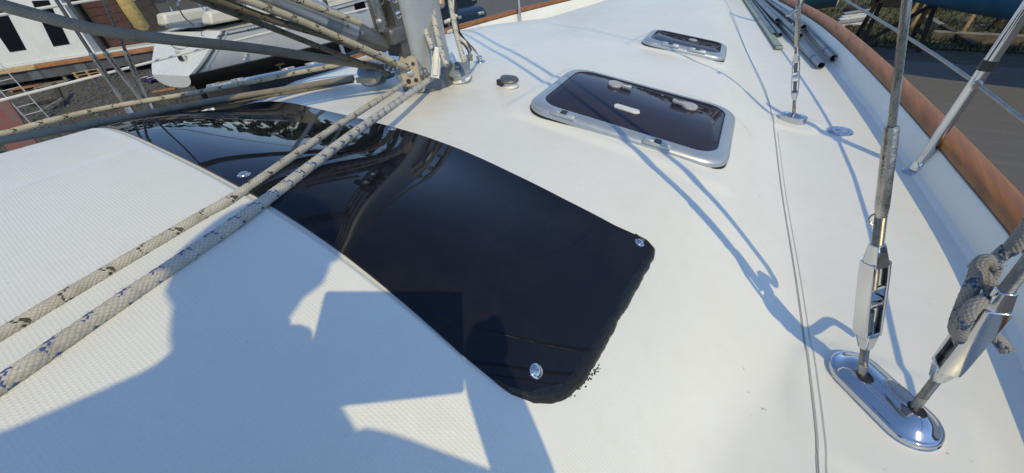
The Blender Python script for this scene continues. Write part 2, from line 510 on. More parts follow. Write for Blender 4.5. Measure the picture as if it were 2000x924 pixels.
# ------------------------------------------------------------------ the deck under the photographer
def srect(x, y, cx_, cy_, w, h, r, soft):
    """0..1 plateau of a rounded rectangle with soft edges"""
    qx = abs(x-cx_)-w/2+r; qy = abs(y-cy_)-h/2+r
    d = math.hypot(max(qx, 0), max(qy, 0))+min(max(qx, qy), 0)-r
    t = min(1, max(0, .5-d/soft)); return t*t*(3-2*t)
H1 = (hit(1030, 222), hit(1375, 330), hit(1130, 150), hit(1437, 238))     # the large hatch, corners aft/port, aft/stb, fwd/port, fwd/stb
H2 = (hit(1243, 97), hit(1393, 130), hit(1283, 66), hit(1424, 98))        # the small hatch
def box_of(H): 
    c = (H[0]+H[1]+H[2]+H[3])/4
    return c, ((H[1]-H[0]).length+(H[3]-H[2]).length)/2, ((H[2]-H[0]).length+(H[3]-H[1]).length)/2
C1, W1, D1 = box_of(H1); W1 *= 1.075; D1 = min(D1*1.08, .445)
C2, W2, D2 = box_of(H2); W2 *= 1.06; D2 = min(D2*1.05, .31)
YA, YF = .26*U, .885*U                       # saloon window, aft and forward edge on the centreline
CHA, CHB = hit(1655, 722), hit(1783, 845)      # main chainplate cover, its two end centres
FCH = hit(1545, 240)
def deck_z(x, y):
    z = deck0(x, y)
    ax = abs(x)
    # lip of the raised roof along the aft edge of the window
    if y < YA+.02:
        t = min(1, max(0, (YA-.004-y)/.008)); t = t*t*(3-2*t)
        z += .0035*t*min(1, max(0, (.86-ax)/.12))
    z += .009*srect(x, y, C1.x, C1.y, W1+.09, D1+.08, .07, .035)
    z += .008*srect(x, y, C2.x, C2.y, W2+.07, D2+.06, .05, .03)
    z += .008*srect(x, y, FCH.x+.01, FCH.y-.012, .15, .12, .03, .02)
    m = (CHA+CHB)/2
    z += .006*srect(ax, y, m.x+.0, m.y-.035, .26, .24, .09, .03)
    # mouldings: smooth strip down the roof, break line across the front of the cabin top
    if y < YA: z -= .0015*max(0, 1-abs(ax)/.012)
    yb = 1.955-.03*math.sin(min(1, ax/.9)*PI)
    if ax < .96: z -= .003*max(0, 1-abs(y-yb)/.006)
    z -= .007*max(0, 1-abs(ax-seam_x(y))/.0022)
    if y < 1.6: z -= .003*max(0, 1-abs(ax-seam_x(y)-.011)/.0016)
    return z
def deck_mesh():
    ys = []; y = -2.6
    while y < 4.6:
        ys.append(y); y += .04 if (y < -.45 or y > 3.2) else .0095
    ys += [YA-.013+.0015*k for k in range(11)]
    ys = sorted(set(round(q, 5) for q in ys))
    half = [0, .004, .008, .012, .016]
    mb = MB(); rows = []
    NI = 100; NO = 22
    for y in ys:
        s = seam_x(y); f = max(foot_x(y), s+.06)
        xs = [s*(i/NI)**1.0 for i in range(NI)]
        xs = [x for x in xs if x < s-.007]
        while len(xs) < NI-0: xs.append(xs[-1]+(s-.007-xs[-1])*.5)
        xs = xs[:NI]+[s-.0045, s-.0024, s-.001, s, s+.001, s+.0024, s+.0045, s+.0085, s+.0092, s+.011, s+.0128, s+.0135]
        g0 = s+.016
        xs += [g0+(f-g0)*k/NO for k in range(NO+1)]
        kp = lambda x: x if x < s else s+(x-s)*(f*.90-s)/(f-s) if f*.90 > s+.02 else x
        rows.append([V3((-kp(x), y, deck_z(-x, y))) for x in reversed(xs[1:])]+[V3((x, y, deck_z(x, y))) for x in xs])
    mb.rings(rows, False, False, closed=False)
    return mb
deck = bpy.data.objects.new('deck', None); col.objects.link(deck); deck['kind'] = 'structure'; ORIG['deck'] = V3((0, 0, 0)); ROOT['deck'] = deck
deck_mesh().build('deck_moulding', 'gelcoat', deck, angle=50)
# bulwark and teak capping along both sides, built from cross-sections marching forward
def sweep_side(sgn, prof, y0, y1, step=.05):
    rr = []; y = y0
    while y <= y1+1e-6:
        f = foot_x(y); e = .02
        dx = (foot_x(y+e)-foot_x(y-e))/(2*e); n = V3((1, -dx, 0)).normalized()
        k = 1.0 if sgn > 0 else .90
        rr.append([V3((sgn*(f*k+n.x*a), y+n.y*a, b)) for a, b in prof]); y += step
    mb = MB(); mb.rings(rr); return mb
BH = .078
for sgn in (1, -1):
    sweep_side(sgn, [(-.004, -.02), (.0, .004), (.012, .012), (.026, BH-.004), (.030, BH), (.052, BH), (.075, .0), (.075, -.02)], -2.6, 4.5).build('bulwark', 'gelcoat', deck, angle=40)
    sweep_side(sgn, [(.030, BH+.005), (.026, BH+.012), (.030, BH+.024), (.045, BH+.030), (.075, BH+.030), (.092, BH+.024), (.096, BH+.012), (.090, BH+.003), (.06, BH+.002)], -2.6, 4.5).build('cap_rail', 'teak', deck, angle=60)
    sweep_side(sgn, [(.034, BH-.002), (.034, BH+.006), (.085, BH+.006), (.085, BH-.002)], -2.6, 4.5).build('cap_bedding', 'rubber', deck)
    sweep_side(sgn, [(.05, .01), (.082, .0), (.07, -.5), (-.02, -1.1), (-.3, -1.5), (-.3, -1.4)], -2.6, 4.5, .1).build('topside', 'boat_white', deck)

# ------------------------------------------------------------------ saloon window
out_px = [(725, 240), (820, 266), (900, 295), (1000, 341), (1100, 391), (1200, 443), (1240, 461), (1262, 473), (1276, 489), (1274, 502), (1240, 560), (1205, 622), (1168, 688), (1134, 742), (1108, 767), (1078, 779), (1040, 781), (1000, 768), (960, 741), (900, 692)]
stb = [hit(*p) for p in out_px]
oline = [(0.0, YF)]+[(p.x, p.y) for p in stb]+[(.60, YA), (0, YA)]
def densify(pl, step=.004):
    o = []
    for a, b in zip(pl, pl[1:]):
        n = max(1, int(math.dist(a, b)/step))
        o += [(a[0]+(b[0]-a[0])*k/n, a[1]+(b[1]-a[1])*k/n) for k in range(n)]
    o.append(pl[-1]); return o
OL = densify(oline)
imax = max(range(len(OL)), key=lambda i: OL[i][0])
fx = sorted(OL[:imax+1]); axl = sorted(OL[imax:])
def interp(pl, x):
    xs = [p[0] for p in pl]; i = min(max(bisect_right(xs, x)-1, 0), len(pl)-2)
    a, b = pl[i], pl[i+1]; t = 0 if b[0] == a[0] else min(1, max(0, (x-a[0])/(b[0]-a[0])))
    return a[1]+(b[1]-a[1])*t
XM = OL[imax][0]
win = thing('saloon_window', 'long dark tinted wraparound window across the cabin front, aft of the mast', 'window', (0, YA, deck0(0, YA)))
mb = MB(); rr = []
xs = [XM*math.sin(PI/2*k/90) for k in range(91)]
xs = [-x for x in reversed(xs[1:])]+xs
NR = 18
for x in xs:
    y0, y1 = interp(axl, abs(x)), interp(fx, abs(x))
    if y1 < y0+.0004: y1 = y0+.0004
    top = [V3((x, y0+(y1-y0)*k/NR, deck0(x, y0+(y1-y0)*k/NR)+.0045)) for k in range(NR+1)]
    rr.append([V3((x, y0, deck0(x, y0)-.004))]+top+[V3((x, y1, deck0(x, y1)-.004))])
mb.rings(rr, False, False, closed=False)
pane = mb.build('pane', 'window_acrylic', win, angle=50)
# dark bedding compound squeezed out round the starboard end
def bead(pl, w, h, nm, seed, inset=0.0):
    pts = densify(pl, .003); mb = MB(); rr = []
    for i, p in enumerate(pts):
        a = pts[max(0, i-3)]; b = pts[min(len(pts)-1, i+3)]
        t = V3((b[0]-a[0], b[1]-a[1], 0)).normalized(); n = V3((t.y, -t.x, 0))
        e = noise.noise(V3((i*.09, seed, 0))); e2 = noise.noise(V3((i*.33, seed, 7)))
        ends = min(1, i/14, (len(pts)-1-i)/14)
        wi = w*(.95+.5*e)*(.25+.75*ends); wo = w*(.50+.14*e2+.3*e)*(.25+.75*ends)
        ring = []
        for k, (o, z) in enumerate(((-wi, .0045), (-wi*.7, .0062), (-wi*.2, .0085*h), (wo*.4, .007*h), (wo*.8, .003), (wo, -.001))):
            q = V3((p[0], p[1], 0))-n*(o*-1) if False else V3((p[0], p[1], 0))+n*(-o)
            q.z = deck0(q.x, q.y)+z+.0012*noise.noise(V3((q.x*160, q.y*160, k)))
            ring.append(q)
        rr.append(ring)
    mb.rings(rr, False, False, closed=False)
    return mb.build(nm, 'sealant', win, angle=70)
i0 = min(range(len(OL)), key=lambda i: math.dist(OL[i], (stb[6].x, stb[6].y)))
i1 = min(range(len(OL)), key=lambda i: math.dist(OL[i], (stb[18].x, stb[18].y)))
# outline runs forward edge -> starboard end -> aft edge, outside lies to the left of travel
bead([(p[0], p[1]) for p in OL[i0:i1]], .0105, .9, 'sealant_bead', 3.1)
# smeared crumbs of the same compound on the deck beside the after corner
mb = MB()
for k in range(80):
    t = random.random()
    q = hit(1112+60*t+random.gauss(0, 3.5), 770-52*t+random.gauss(0, 4))
    q.z = deck0(q.x, q.y)+.0006
    r = random.uniform(.0003, .0010); a0 = random.random()*6
    st = V3((.5, .86, 0))
    mb.lathe(q, V3((0, 0, 1)), [(r, -.001), (r*.8, .0006), (.0002, .0008)], 7)
    for v in mb.v[-21:]:
        d = v-q; v += st*d.dot(st)*random.uniform(.6, 1.6)
sm = mb.build('sealant_smear', 'sealant', win); sm['kind'] = 'stuff'
for px, py in ((1047, 725), (1249, 474), (766, 253), (477, 342)):
    p = hit(px, py, .0045); n = normal_at(p.x, p.y)
    sc = MB().lathe(p-n*.001, n, [(.0105, 0), (.0105, .0016), (.0085, .0024), (.0080, .0028), (.0072, .0045), (.0045, .006), (.0022, .0062), (.0018, .0050), (.0004, .0050)], 28).build('screw', 'stainless', win, angle=30)

# ------------------------------------------------------------------ deck hatches
def hatch(H, W, D, label, rad, fw, hinges, handles, tagged, mirror=False, hmat='handle_grey', vent=None, skirt=.03):
    c = (H[0]+H[1]+H[2]+H[3])/4
    ex = ((H[1]-H[0])+(H[3]-H[2])).normalized(); ey = ((H[2]-H[0])+(H[3]-H[1])); ey = (ey-ex*ey.dot(ex)).normalized()
    nz = ex.cross(ey)
    c = c+nz*.012
    t = thing('deck_hatch', label, 'hatch', c, 'framed hatches in the cabin top')
    def P(x, y, z): return c+ex*x+ey*y+nz*z
    def ring(inset, z):
        return [P(x, y, z) for x, y in rrect(W-2*inset, D-2*inset, max(.008, rad-inset*.55), 8)]
    mb = MB(); mb.rings([ring(-.001, -skirt), ring(-.001, -.001), ring(.003, .0)], True, False)
    mb.build('gasket', 'rubber', t)
    mb = MB(); mb.rings([ring(.004, .0), ring(.0, .002), ring(.0, .010), ring(.003, .015), ring(.010, .0205), ring(fw*.7, .0245), ring(fw-.003, .0255), ring(fw, .0245), ring(fw, .012)], False, False)
    mb.build('frame', 'alu_anodised', t, angle=60)
    mb = MB(); mb.rings([ring(fw+.0002, .013), ring(fw+.0002, .0238)], False, False); mb.rings([ring(fw+.0002, .0238), ring(fw+.003, .0232)], False, False)
    mb.build('seal', 'rubber', t)
    mb = MB(); mb.rings([ring(fw+.002, .010), ring(fw+.002, .0225), ring(fw+.004, .0232)], True, True)
    mb.build('pane', 'hatch_acrylic', t)
    for hx in hinges:
        hg = MB().box(P(hx, -D/2+fw*.42, .0205), (.074, fw*.95, .010), Matrix((ex, ey, nz)).transposed()).build('hinge', 'alu_anodised', t, bevel=.0025)
        M3 = Matrix((ex, ey, nz)).transposed()
        MB().box(P(hx, -D/2+fw*.40, .024), (.018, fw*.6, .008), M3).build('hinge_pin', 'black_plastic', hg, bevel=.001)
        for s in (-1, 1):
            MB().box(P(hx+s*.022, -D/2+fw*.28, .0265), (.026, fw*.55, .006), M3).build('hinge_leaf', 'alu_anodised', hg, bevel=.0025)
    for (hx, hy, sgn) in handles:
        hd = MB()
        hd.lathe(P(hx, hy, .023), nz, [(.024, 0), (.025, .004), (.023, .009), (.012, .0115), (.001, .012)], 26)
        hd = hd.build('handle', hmat, t)
        poly = [(0, -.012), (sgn*.05, -.008), (sgn*.056, -.004), (sgn*.056, .008), (sgn*.05, .011), (0, .013)]
        MB().prism(poly if sgn > 0 else list(reversed(poly)), P(hx, hy, .026), ex, ey, .009).build('lever', hmat, hd, bevel=.002)
        MB().box(P(hx+sgn*.034, hy+.003, .0352), (.022, .004, .001), Matrix((ex, ey, nz)).transposed()).build('slot', 'black_plastic', hd)
    if vent:
        poly = [(-.036, -.013), (.030, -.016), (.042, -.004), (.036, .012), (-.034, .014), (-.040, .0)]
        MB().prism(poly, P(vent[0], vent[1], .0225), ex, ey, .008).build('inside_pull', 'white_plastic', t, bevel=.003)
    return t
h1 = hatch(H1, W1, D1, 'large smoked hatch with two inside handles, forward of the dark window on the starboard side', .078, .036, (-.165, .105), ((-.105, .118, 1), (.145, .105, -1)), True, vent=(-.02, -.055))
h2 = hatch(H2, W2, D2, 'small smoked hatch farthest forward, lying on the cabin break line', .058, .030, (-.055, .06), (), True)
_e = ((H2[2]-H2[0])+(H2[3]-H2[1])).normalized(); _x = (H2[1]-H2[0]).normalized(); _n = _x.cross(_e).normalized()
MB().lathe((H2[0]+H2[1]+H2[2]+H2[3])/4+_e*.045+_x*.02+_n*.034, _n, [(.020, 0), (.020, .004), (.013, .006), (.001, .006)], 24).build('vent_disc', 'handle_grey', h2)
PH = (V3((-1.09, .64, .215)), V3((-.60, .66, .300)), V3((-1.09, 1.08, .165)), V3((-.60, 1.10, .250)))
h3 = hatch(PH, .49, .44, 'smoked hatch seen nearly edge-on beyond the ropes on the port side', .05, .036, (-.13, .12), ((-.105, .118, 1), (.145, .105, -1)), True, skirt=.10)
for sgn in (1,):
    pts = [V3((sgn*seam_x(y), y, deck0(sgn*seam_x(y), y)-.0022)) for y in [-2.5+.04*k for k in range(170)]]
    MB().tube(pts, .0014, 6).build('seam_sealant', 'seam_grey', deck)
# ------------------------------------------------------------------ mast and what is fixed to it
MX, MY = 0.0, .985
MZ = deck_z(0, .9)
mast = thing('mast', 'grey aluminium mast standing on the cabin top with gooseneck bracket', 'mast', (MX, MY, MZ))
def oval(z, a=.092, b=.062, n=36, dy=0.0):
    pts = []
    for k in range(n):
        t = 2*PI*k/n
        pts.append(V3((MX+b*math.copysign(abs(math.cos(t))**.85, math.cos(t)), MY+dy+a*math.copysign(abs(math.sin(t))**.85, math.sin(t)), z)))
    return pts
MB().rings([oval(MZ+.0), oval(MZ+.06), oval(9.0)], True, True).build('extrusion', 'alu_mast', mast, angle=50)
MB().rings([oval(MZ-.04, .108, .078), oval(MZ+.005, .106, .076), oval(MZ+.014, .100, .070), oval(MZ+.05, .097, .067), oval(MZ+.055, .094, .064)], True, True).build('foot_casting', 'alu_dark', mast, angle=30)
# luff track tubes and bracket on the after face
ya = MY-.092
for dx in (-.020, .006, .032):
    MB().tube([V3((MX+dx-.006, ya-.022, MZ+.40)), V3((MX+dx-.006, ya-.022, 1.9))], .012, 14).build('track_tube', 'alu_grey', mast)
MB().box((MX, ya-.012, MZ+.30), (.075, .030, .36)).build('bracket_plate', 'alu_dark', mast, bevel=.004)
for z in (.345, .185):
    MB().box((MX-.004, ya-.034, MZ+z), (.10, .060, .045)).build('bracket_clamp', 'alu_dark', mast, bevel=.008)
for z in (.315, .275, .235):
    MB().lathe(V3((MX+.0375, ya-.012, MZ+z)), V3((1, 0, 0)), [(.011, 0), (.011, .003), (.007, .005), (.001, .005)], 18).build('bolt', 'stainless', mast)
piv = MB().tube([V3((MX-.002, ya-.052, MZ+.20)), V3((MX-.002, ya-.052, MZ+.335))], .021, 20).build('pivot', 'steel_worn', mast)
MB().lathe(V3((MX+.010, ya-.060, MZ+.302)), V3((.7, -.7, .1)), [(.017, 0), (.017, .026), (.011, .028), (.009, .022), (.001, .022)], 22).build('eye_boss', 'steel_worn', piv)
MB().lathe(V3((MX+.008, ya-.060, MZ+.225)), V3((.7, -.7, .1)), [(.010, 0), (.010, .022), (.001, .024)], 16).build('pin_head', 'steel_worn', piv)
MB().tube(catmull([V3((MX+.02, ya-.07, MZ+.285)), V3((MX+.035, ya-.06, MZ+.270)), V3((MX+.03, ya-.04, MZ+.280)), V3((MX+.038, ya-.025, MZ+.272))], .005), .0018, 6).build('split_pin', 'steel_worn', piv)
for zz, w in ((3.6, 1.05), (6.2, .8)):
    for s in (-1, 1):
        MB().tube([V3((MX, MY, zz)), V3((MX+s*w, MY-.12, zz+.05))], [.035, .022], 12).build('spreader', 'alu_mast', mast)
# silver fairlead plate on the after starboard side where two halyards leave
fl0 = at_depth(849, 153, 1.235); fl1 = at_depth(853, 99, 1.215)
d = fl1-fl0
M = frame(d, (CAM-fl0))
ex, ey, ez = M.col[0], M.col[1], M.col[2]
poly = [(-.015, 0), (.015, 0), (.016, .05), (.010, d.length), (-.010, d.length), (-.016, .05)]
fl = MB().prism(poly, fl0-ez*.004, ex, ey, .008).build('fairlead', 'alu_grey', mast, bevel=.002)
for s in (-1, 1):
    MB().box(fl0+ey*.045+ex*(s*.015)+ez*.008, (.004, .07, .018), M).build('cheek', 'stainless', fl, bevel=.0015)
MB().box(fl0+ey*.05+ez*.006, (.016, .085, .003), M).build('wear_strip', 'alu_grey', fl, bevel=.001)
# rod kicker between mast foot and boom
k0 = at_x(752, 88, 0.0); k1 = at_x(528, -8, 0.0)
kd = (k1-k0).normalized(); kend = k0+kd*1.05
kick = thing('boom_vang', 'grey tubular rod kicker sloping up from the mast bracket', 'boom vang', k0)
MB().tube([k0+kd*.0, k0+kd*.09, k0+kd*.13], [.021, .030, .030], 22).build('fork_end', 'alu_dark', kick)
MB().tube([k0+kd*.115, k0+kd*.17], .031, 26).build('collar', 'alu_grey', kick)
MB().tube([k0+kd*.165, k0+kd*.215], .0345, 28).build('gland_ring', 'grey_plastic', kick)
MB().tube([k0+kd*.21, kend], .0365, 30).build('rod_sleeve', 'alu_anodised', kick)
for q in (.105, .15):
    p = k0+kd*q; sd = V3((1, 0, 0))
    MB().lathe(p+sd*.026, sd, [(.0055, 0), (.0055, .006), (.003, .0065), (.001, .006)], 12).build('rivet', 'steel_worn', kick)
bz = kend.z+.06
boom = thing('boom', 'grey aluminium boom reaching aft from the mast above the cabin', 'boom', (0, MY-.1, bz))
MB().rings([[V3((.055*math.cos(2*PI*k/24), y, bz+.085*math.sin(2*PI*k/24)+(MY-.15-y)*.03)) for k in range(24)] for y in (MY-.16, -3.2)]).build('spar', 'alu_mast', boom)
MB().bar((0, MY-.09, bz), (0, MY-.2, bz), .05, .07).build('gooseneck', 'alu_dark', boom, bevel=.006)
MB().bar(kend, (kend.x, kend.y, bz+.02), .04, .03).build('kicker_lug', 'alu_dark', boom)

# ------------------------------------------------------------------ running rigging
def braid(n_str, r):
    k = 1.0/(r*2.2)
    def f(u, L):
        a = math.sin(2*PI*(n_str*u+L*k))*math.sin(2*PI*(n_str*u-L*k))
        return .06*a+.035*noise.noise(V3((u*3, L*55, 0)))
    return f
def rope(name, pts, r, mat, label, group=None, near=False, step=.02, fuzz=0):
    path = catmull(pts, .0035 if near else step)
    mb = MB().tube(path, r, 24 if near else 10, True, braid(4, r) if near else None)
    o = mb.build(name, mat, None, angle=80)
    tag(o, label, 'rope', group)
    if fuzz:
        fb = MB(); R_ = random.Random(5)
        for k in range(fuzz):
            i = R_.randrange(2, len(path)-2); t = (path[i+1]-path[i]).normalized()
            n = V3((R_.gauss(0, 1), R_.gauss(0, 1), R_.gauss(0, 1))); n = (n-t*n.dot(t)).normalized()
            p = path[i]+n*r*.95
            q = p+n*R_.uniform(.002, .0045)+t*R_.uniform(-.004, .004)
            fb.tube([p, (p+q)/2+t*.001, q], .00022, 3)
        lo = o.location.copy(); ROOT[o.name] = o; ORIG[o.name] = lo
        fo = fb.build('loose_fibres', mat, o); fo['kind'] = 'stuff'
    return o
def roof_run(pix, r):
    return [hit(px, py, r*.93) for px, py in pix]
lead1 = at_x(797, 158, .015); lead2 = at_x(846, 150, .055)
pa = roof_run([(0, 654), (130, 577), (260, 500), (390, 424), (478, 371)], .0072)
pa = [pa[0]*3-pa[1]*2, pa[0]*2-pa[1]]+pa
for p in pa[:2]: p.z = deck_z(p.x, p.y)+.0075
rope('halyard_tail', pa+[pa[-1].lerp(lead1, .33)+V3((0, 0, .004)), pa[-1].lerp(lead1, .66)+V3((0, 0, .002)), lead1], .0072, 'rope_beige', 'beige rope with black flecks crossing the dark window from the mast, upper of the two', 'tails crossing the window', True, fuzz=160)
pb = roof_run([(0, 752), (130, 662), (260, 572), (390, 484), (520, 391)], .0090)
pb = [pb[0]*3-pb[1]*2, pb[0]*2-pb[1]]+pb
for p in pb[:2]: p.z = deck_z(p.x, p.y)+.0093
rope('halyard_tail', pb+[pb[-1].lerp(lead2, .33)+V3((0, 0, .004)), pb[-1].lerp(lead2, .66)+V3((0, 0, .002)), lead2], .0090, 'rope_blue', 'fuzzy grey rope with blue flecks crossing the dark window, lower of the two', 'tails crossing the window', True, fuzz=520)
# lines led aft along the port side of the roof
def xrun(seq): return [at_x(px, py, x) for px, py, x in seq]
g = xrun([(-120, 294, -.60), (0, 275, -.60), (120, 253, -.61), (240, 231, -.60), (400, 200, -.53), (560, 174, -.40), (690, 152, -.20)])
rope('led_line', g, .0105, 'rope_grey', 'thick grey weathered rope lying along the port edge of the cabin roof', 'lines led aft to port')
g = xrun([(-120, 281, -.74), (0, 262, -.74), (110, 233, -.73), (230, 207, -.72), (400, 178, -.62), (560, 146, -.48), (740, 112, -.22)])
rope('led_line', g, .0085, 'rope_cream', 'cream rope with black flecks running outboard of the thick grey port rope', 'lines led aft to port')
g = xrun([(-120, 292, -.66), (0, 272, -.66), (240, 236, -.62), (420, 206, -.53), (560, 182, -.40), (690, 159, -.22)])
rope('led_line', g, .006, 'rope_dark', 'thin dark flecked line tucked just under the thick grey port rope', 'lines led aft to port')
g = [at_x(752, 133, -.11), at_x(640, 116, -.13), at_x(500, 95, -.16), at_x(330, 77, -.20), at_x(190, 58, -.24), at_x(60, 26, -.28), at_x(-60, -8, -.31)]
rope('led_line', g, .0125, 'rope_grey', 'thick grey rope rising from the port mast block to the upper left corner', 'lines led aft to port', step=.01)
# kicker tackle parts
for pix, x, r, mat, lab in (
    ([(389, 0), (532, 55), (610, 86), (702, 122), (760, 140)], -.07, .0075, 'rope_dark', 'dark weathered tackle rope, lowest of the four lines below the rod kicker'),
    ([(425, 0), (532, 39), (649, 75), (745, 115), (790, 140)], -.01, .0085, 'rope_dark', 'dark flecked tackle rope, second from the bottom below the rod kicker'),
    ([(480, 0), (571, 34), (669, 76), (750, 112), (800, 135)], .04, .0085, 'rope_cream', 'cream flecked tackle rope running just below the rod kicker into the tan block'),
    ([(584, 0), (640, 22), (702, 45)], .06, .0085, 'rope_cream', 'short cream flecked rope lying along the top of the rod kicker')):
    pts = [at_x(px, py, x) for px, py in pix]
    pts = [pts[0]*2-pts[1]]+pts
    if len(pix) > 3: pts[0] = pts[1]+(pts[1]-pts[2])*1.5
    rope('kicker_line', pts, r, mat, lab, 'tackle lines along the kicker', step=.015)
# halyards standing against the mast
for pix, dp, r, mat, lab, end in (
    ([(800, -60), (808, 0), (826, 48), (845, 97)], 1.225, .0085, 'rope_blue', 'cream halyard with blue flecks on the mast, left of the silver fairlead', None),
    ([(836, -60), (843, 0), (852, 60), (864, 108), (873, 128)], 1.225, .0085, 'rope_blue', 'cream halyard with blue flecks on the mast, right of the silver fairlead', None),
    ([(870, -60), (879, 0), (888, 50), (899, 95), (908, 124)], 1.26, .0085, 'rope_blue', 'cream halyard with blue flecks dropping into the grey block beside the mast', None)):
    pts = [at_depth(px, py, dp-.02*i/len(pix)) for i, (px, py) in enumerate(pix)]
    top = pts[0]+(pts[0]-pts[1])*1.0; hi = V3((top.x*.6, MY-.03, 6.0))
    o = rope('halyard', [hi, top.lerp(hi, .1)]+[top]+pts, r, mat, lab, 'halyards on the mast', step=.02)

# ------------------------------------------------------------------ blocks round the mast foot
def block(name, c, axis, R_, label, w, cheek='alu_grey', sheave='sheave_white', tail=None, plate='alu_dark', plate_tri=True):
    """sheave between two teardrop cheeks, axis = sheave axle"""
    c = V3(c); axis = V3(axis).normalized()
    t = thing(name, label, 'pulley block', c)
    tail = V3(tail) if tail is not None else V3((-1, 0, 0)); tail = (tail-axis*tail.dot(axis)).normalized(); sd = axis.cross(tail)
    MB().lathe(c-axis*(w*.5), axis, [(R_*.97, 0), (R_*.80, w*.22), (R_*.74, w*.5), (R_*.80, w*.78), (R_*.97, w)], 34).build('sheave', sheave, t)
    def tear(s):
        pts = []
        for k in range(30):
            a = 2*PI*k/30; x, y = math.cos(a)*R_*s, math.sin(a)*R_*s
            if x > 0: x *= 1.45; y *= 1-.45*(x/(1.45*R_*s))**2
            pts.append((x, y))
        return pts
    for s in (-1, 1):
        ch = MB(); a0 = axis*(s*w*.55)
        rr = []
        for sc, h in ((1.02, 0), (1.04, .003), (1.0, .006), (.86, .010), (.5, .012)):
            rr.append([c+a0+axis*(s*h)+tail*x+sd*y for x, y in tear(sc)])
        ck = ch.rings(rr).build('cheek', cheek, t, angle=40)
        if plate_tri:
            b0 = c+a0+axis*(s*.0115)
            tri = [(-.35*R_, -.30*R_), (1.0*R_, -.16*R_), (1.0*R_, .16*R_), (-.35*R_, .30*R_)]
            MB().prism(tri if s > 0 else tri[::-1], b0, tail, sd, .002*1).build('strap', plate, ck)
        MB().lathe(c+a0+axis*(s*.012), axis*s, [(R_*.16, 0), (R_*.16, .004), (R_*.09, .005), (.0005, .004)], 14).build('axle', 'stainless', ck)
    return t, tail, sd, axis
# the grey block lying flat to starboard of the mast foot
bc = hit(897, 146, .022)
block('foot_block', bc, (.10, -.18, 1), .042, 'flat grey pulley block with white sheave at the starboard foot of the mast', .022, cheek='grey_plastic', tail=(-.55, .55, 0))
# tan plated block aft of the mast
c2 = at_x(800, 143, .02)
t2, tl, sd, ax_ = block('foot_block', c2, (.80, -.55, .25), .043, 'tan cheeked pulley block with cut-out holes on the after side of the mast foot', .020, cheek='grey_plastic', sheave='grey_plastic', tail=(-.2, .3, 1), plate_tri=False)
pl = [(-.040, -.030), (.048, -.026), (.052, .020), (.030, .034), (-.040, .026)]
pt = MB().prism(pl, c2+ax_*.022, tl, sd, .004).build('side_plate', 'tan_plate', t2, bevel=.0015)
for x, y, rr_ in ((.022, .010, .008), (.026, -.012, .006), (-.024, .010, .008), (-.022, -.014, .007)):
    MB().lathe(c2+ax_*.0262+tl*x+sd*y, ax_, [(rr_, 0), (rr_, .0006)], 12).build('cut_out', 'black_plastic', pt)
MB().lathe(c2+ax_*.026, ax_, [(.012, 0), (.011, .004), (.006, .005), (.0005, .005)], 18).build('hub', 'steel_worn', pt)
# two grey blocks on the port side
for q, lab in (((722, 147), 'grey double block with tan side panel to port of the mast foot'), ((742, 135), 'grey pulley block half hidden behind the tan panelled port block')):
    c3 = at_x(q[0], q[1], -.135 if q[0] < 730 else -.19)
    t3, tl, sd, ax_ = block('foot_block', c3, (.35, -.30, 1), .036, lab, .024, cheek='grey_plastic', sheave='sheave_white', tail=(.9, .3, 0), plate_tri=False)
    MB().box(c3+V3((.02, -.032, -.004)), (.075, .012, .018), frame(V3((-.3, .9, 0)))).build('side_panel', 'tan_plate', t3, bevel=.002)
# little organiser block between mast and large hatch
oc = hit(996, 163, .010)
t4, tl, sd, ax_ = block('deck_organiser', oc, normal_at(oc.x, oc.y)+V3((0, -.05, 0)), .030, 'small black topped organiser block with white sheave between mast and large hatch', .016, cheek='alu_dark', sheave='sheave_white', tail=(-.9, .25, 0), plate_tri=False)
MB().box(oc+V3((-.026, .006, 0)), (.034, .050, .026), frame(V3((.25, .9, 0)))).build('body', 'black_plastic', t4, bevel=.004)
# mast wiring: cable bundle leaving the mast and going through a deck gland
gl = hit(937, 121, .0)
n = normal_at(gl.x, gl.y)
wg = thing('cable_gland', 'chrome cable gland in the deck with black wires beside the mast', 'cable gland', gl)
MB().lathe(gl, n, [(.024, 0), (.022, .004), (.012, .006), (.010, .012), (.0135, .014), (.0135, .022), (.006, .024), (.0005, .022)], 22).build('gland', 'stainless', wg)
g2 = hit(918, 118, .0)
MB().lathe(g2, n, [(.013, 0), (.012, .01), (.014, .013), (.014, .022), (.002, .024)], 18).build('gland', 'steel_worn', wg)
R_ = random.Random(3)
ctop = at_depth(882, -40, 1.31)
for k in range(9):
    a = at_depth(884+R_.uniform(-8, 8), 5, 1.30); b_ = at_depth(886+R_.uniform(-7, 9), 38+R_.uniform(-4, 4), 1.30); c_ = at_depth(893+R_.uniform(-9, 8), 68+R_.uniform(-6, 6), 1.29)
    e = gl+n*.02 if k % 2 else g2+n*.02
    mid = at_depth(914+R_.uniform(-5, 8), 92+R_.uniform(-5, 5), 1.29)
    MB().tube(catmull([ctop, a, b_, c_, mid, e], .01), .0026 if k % 3 else .0036, 7).build('wire', 'cable_black' if k % 3 else 'lifeline_white', wg)
for px, py in ((868, 44), (880, 36), (874, 64)):
    p = at_depth(px, py, 1.285)
    MB().lathe(p, V3((.8, .3, .25)), [(.004, 0), (.006, .003), (.006, .022), (.004, .026), (.001, .026)], 12).build('connector', 'white_plastic', wg)
MB().lathe(at_depth(860, -4, 1.27), V3((.2, -.5, -1)), [(.004, 0), (.014, .008), (.015, .022), (.008, .03), (.001, .03)], 16).build('plug', 'tan_plate', wg)
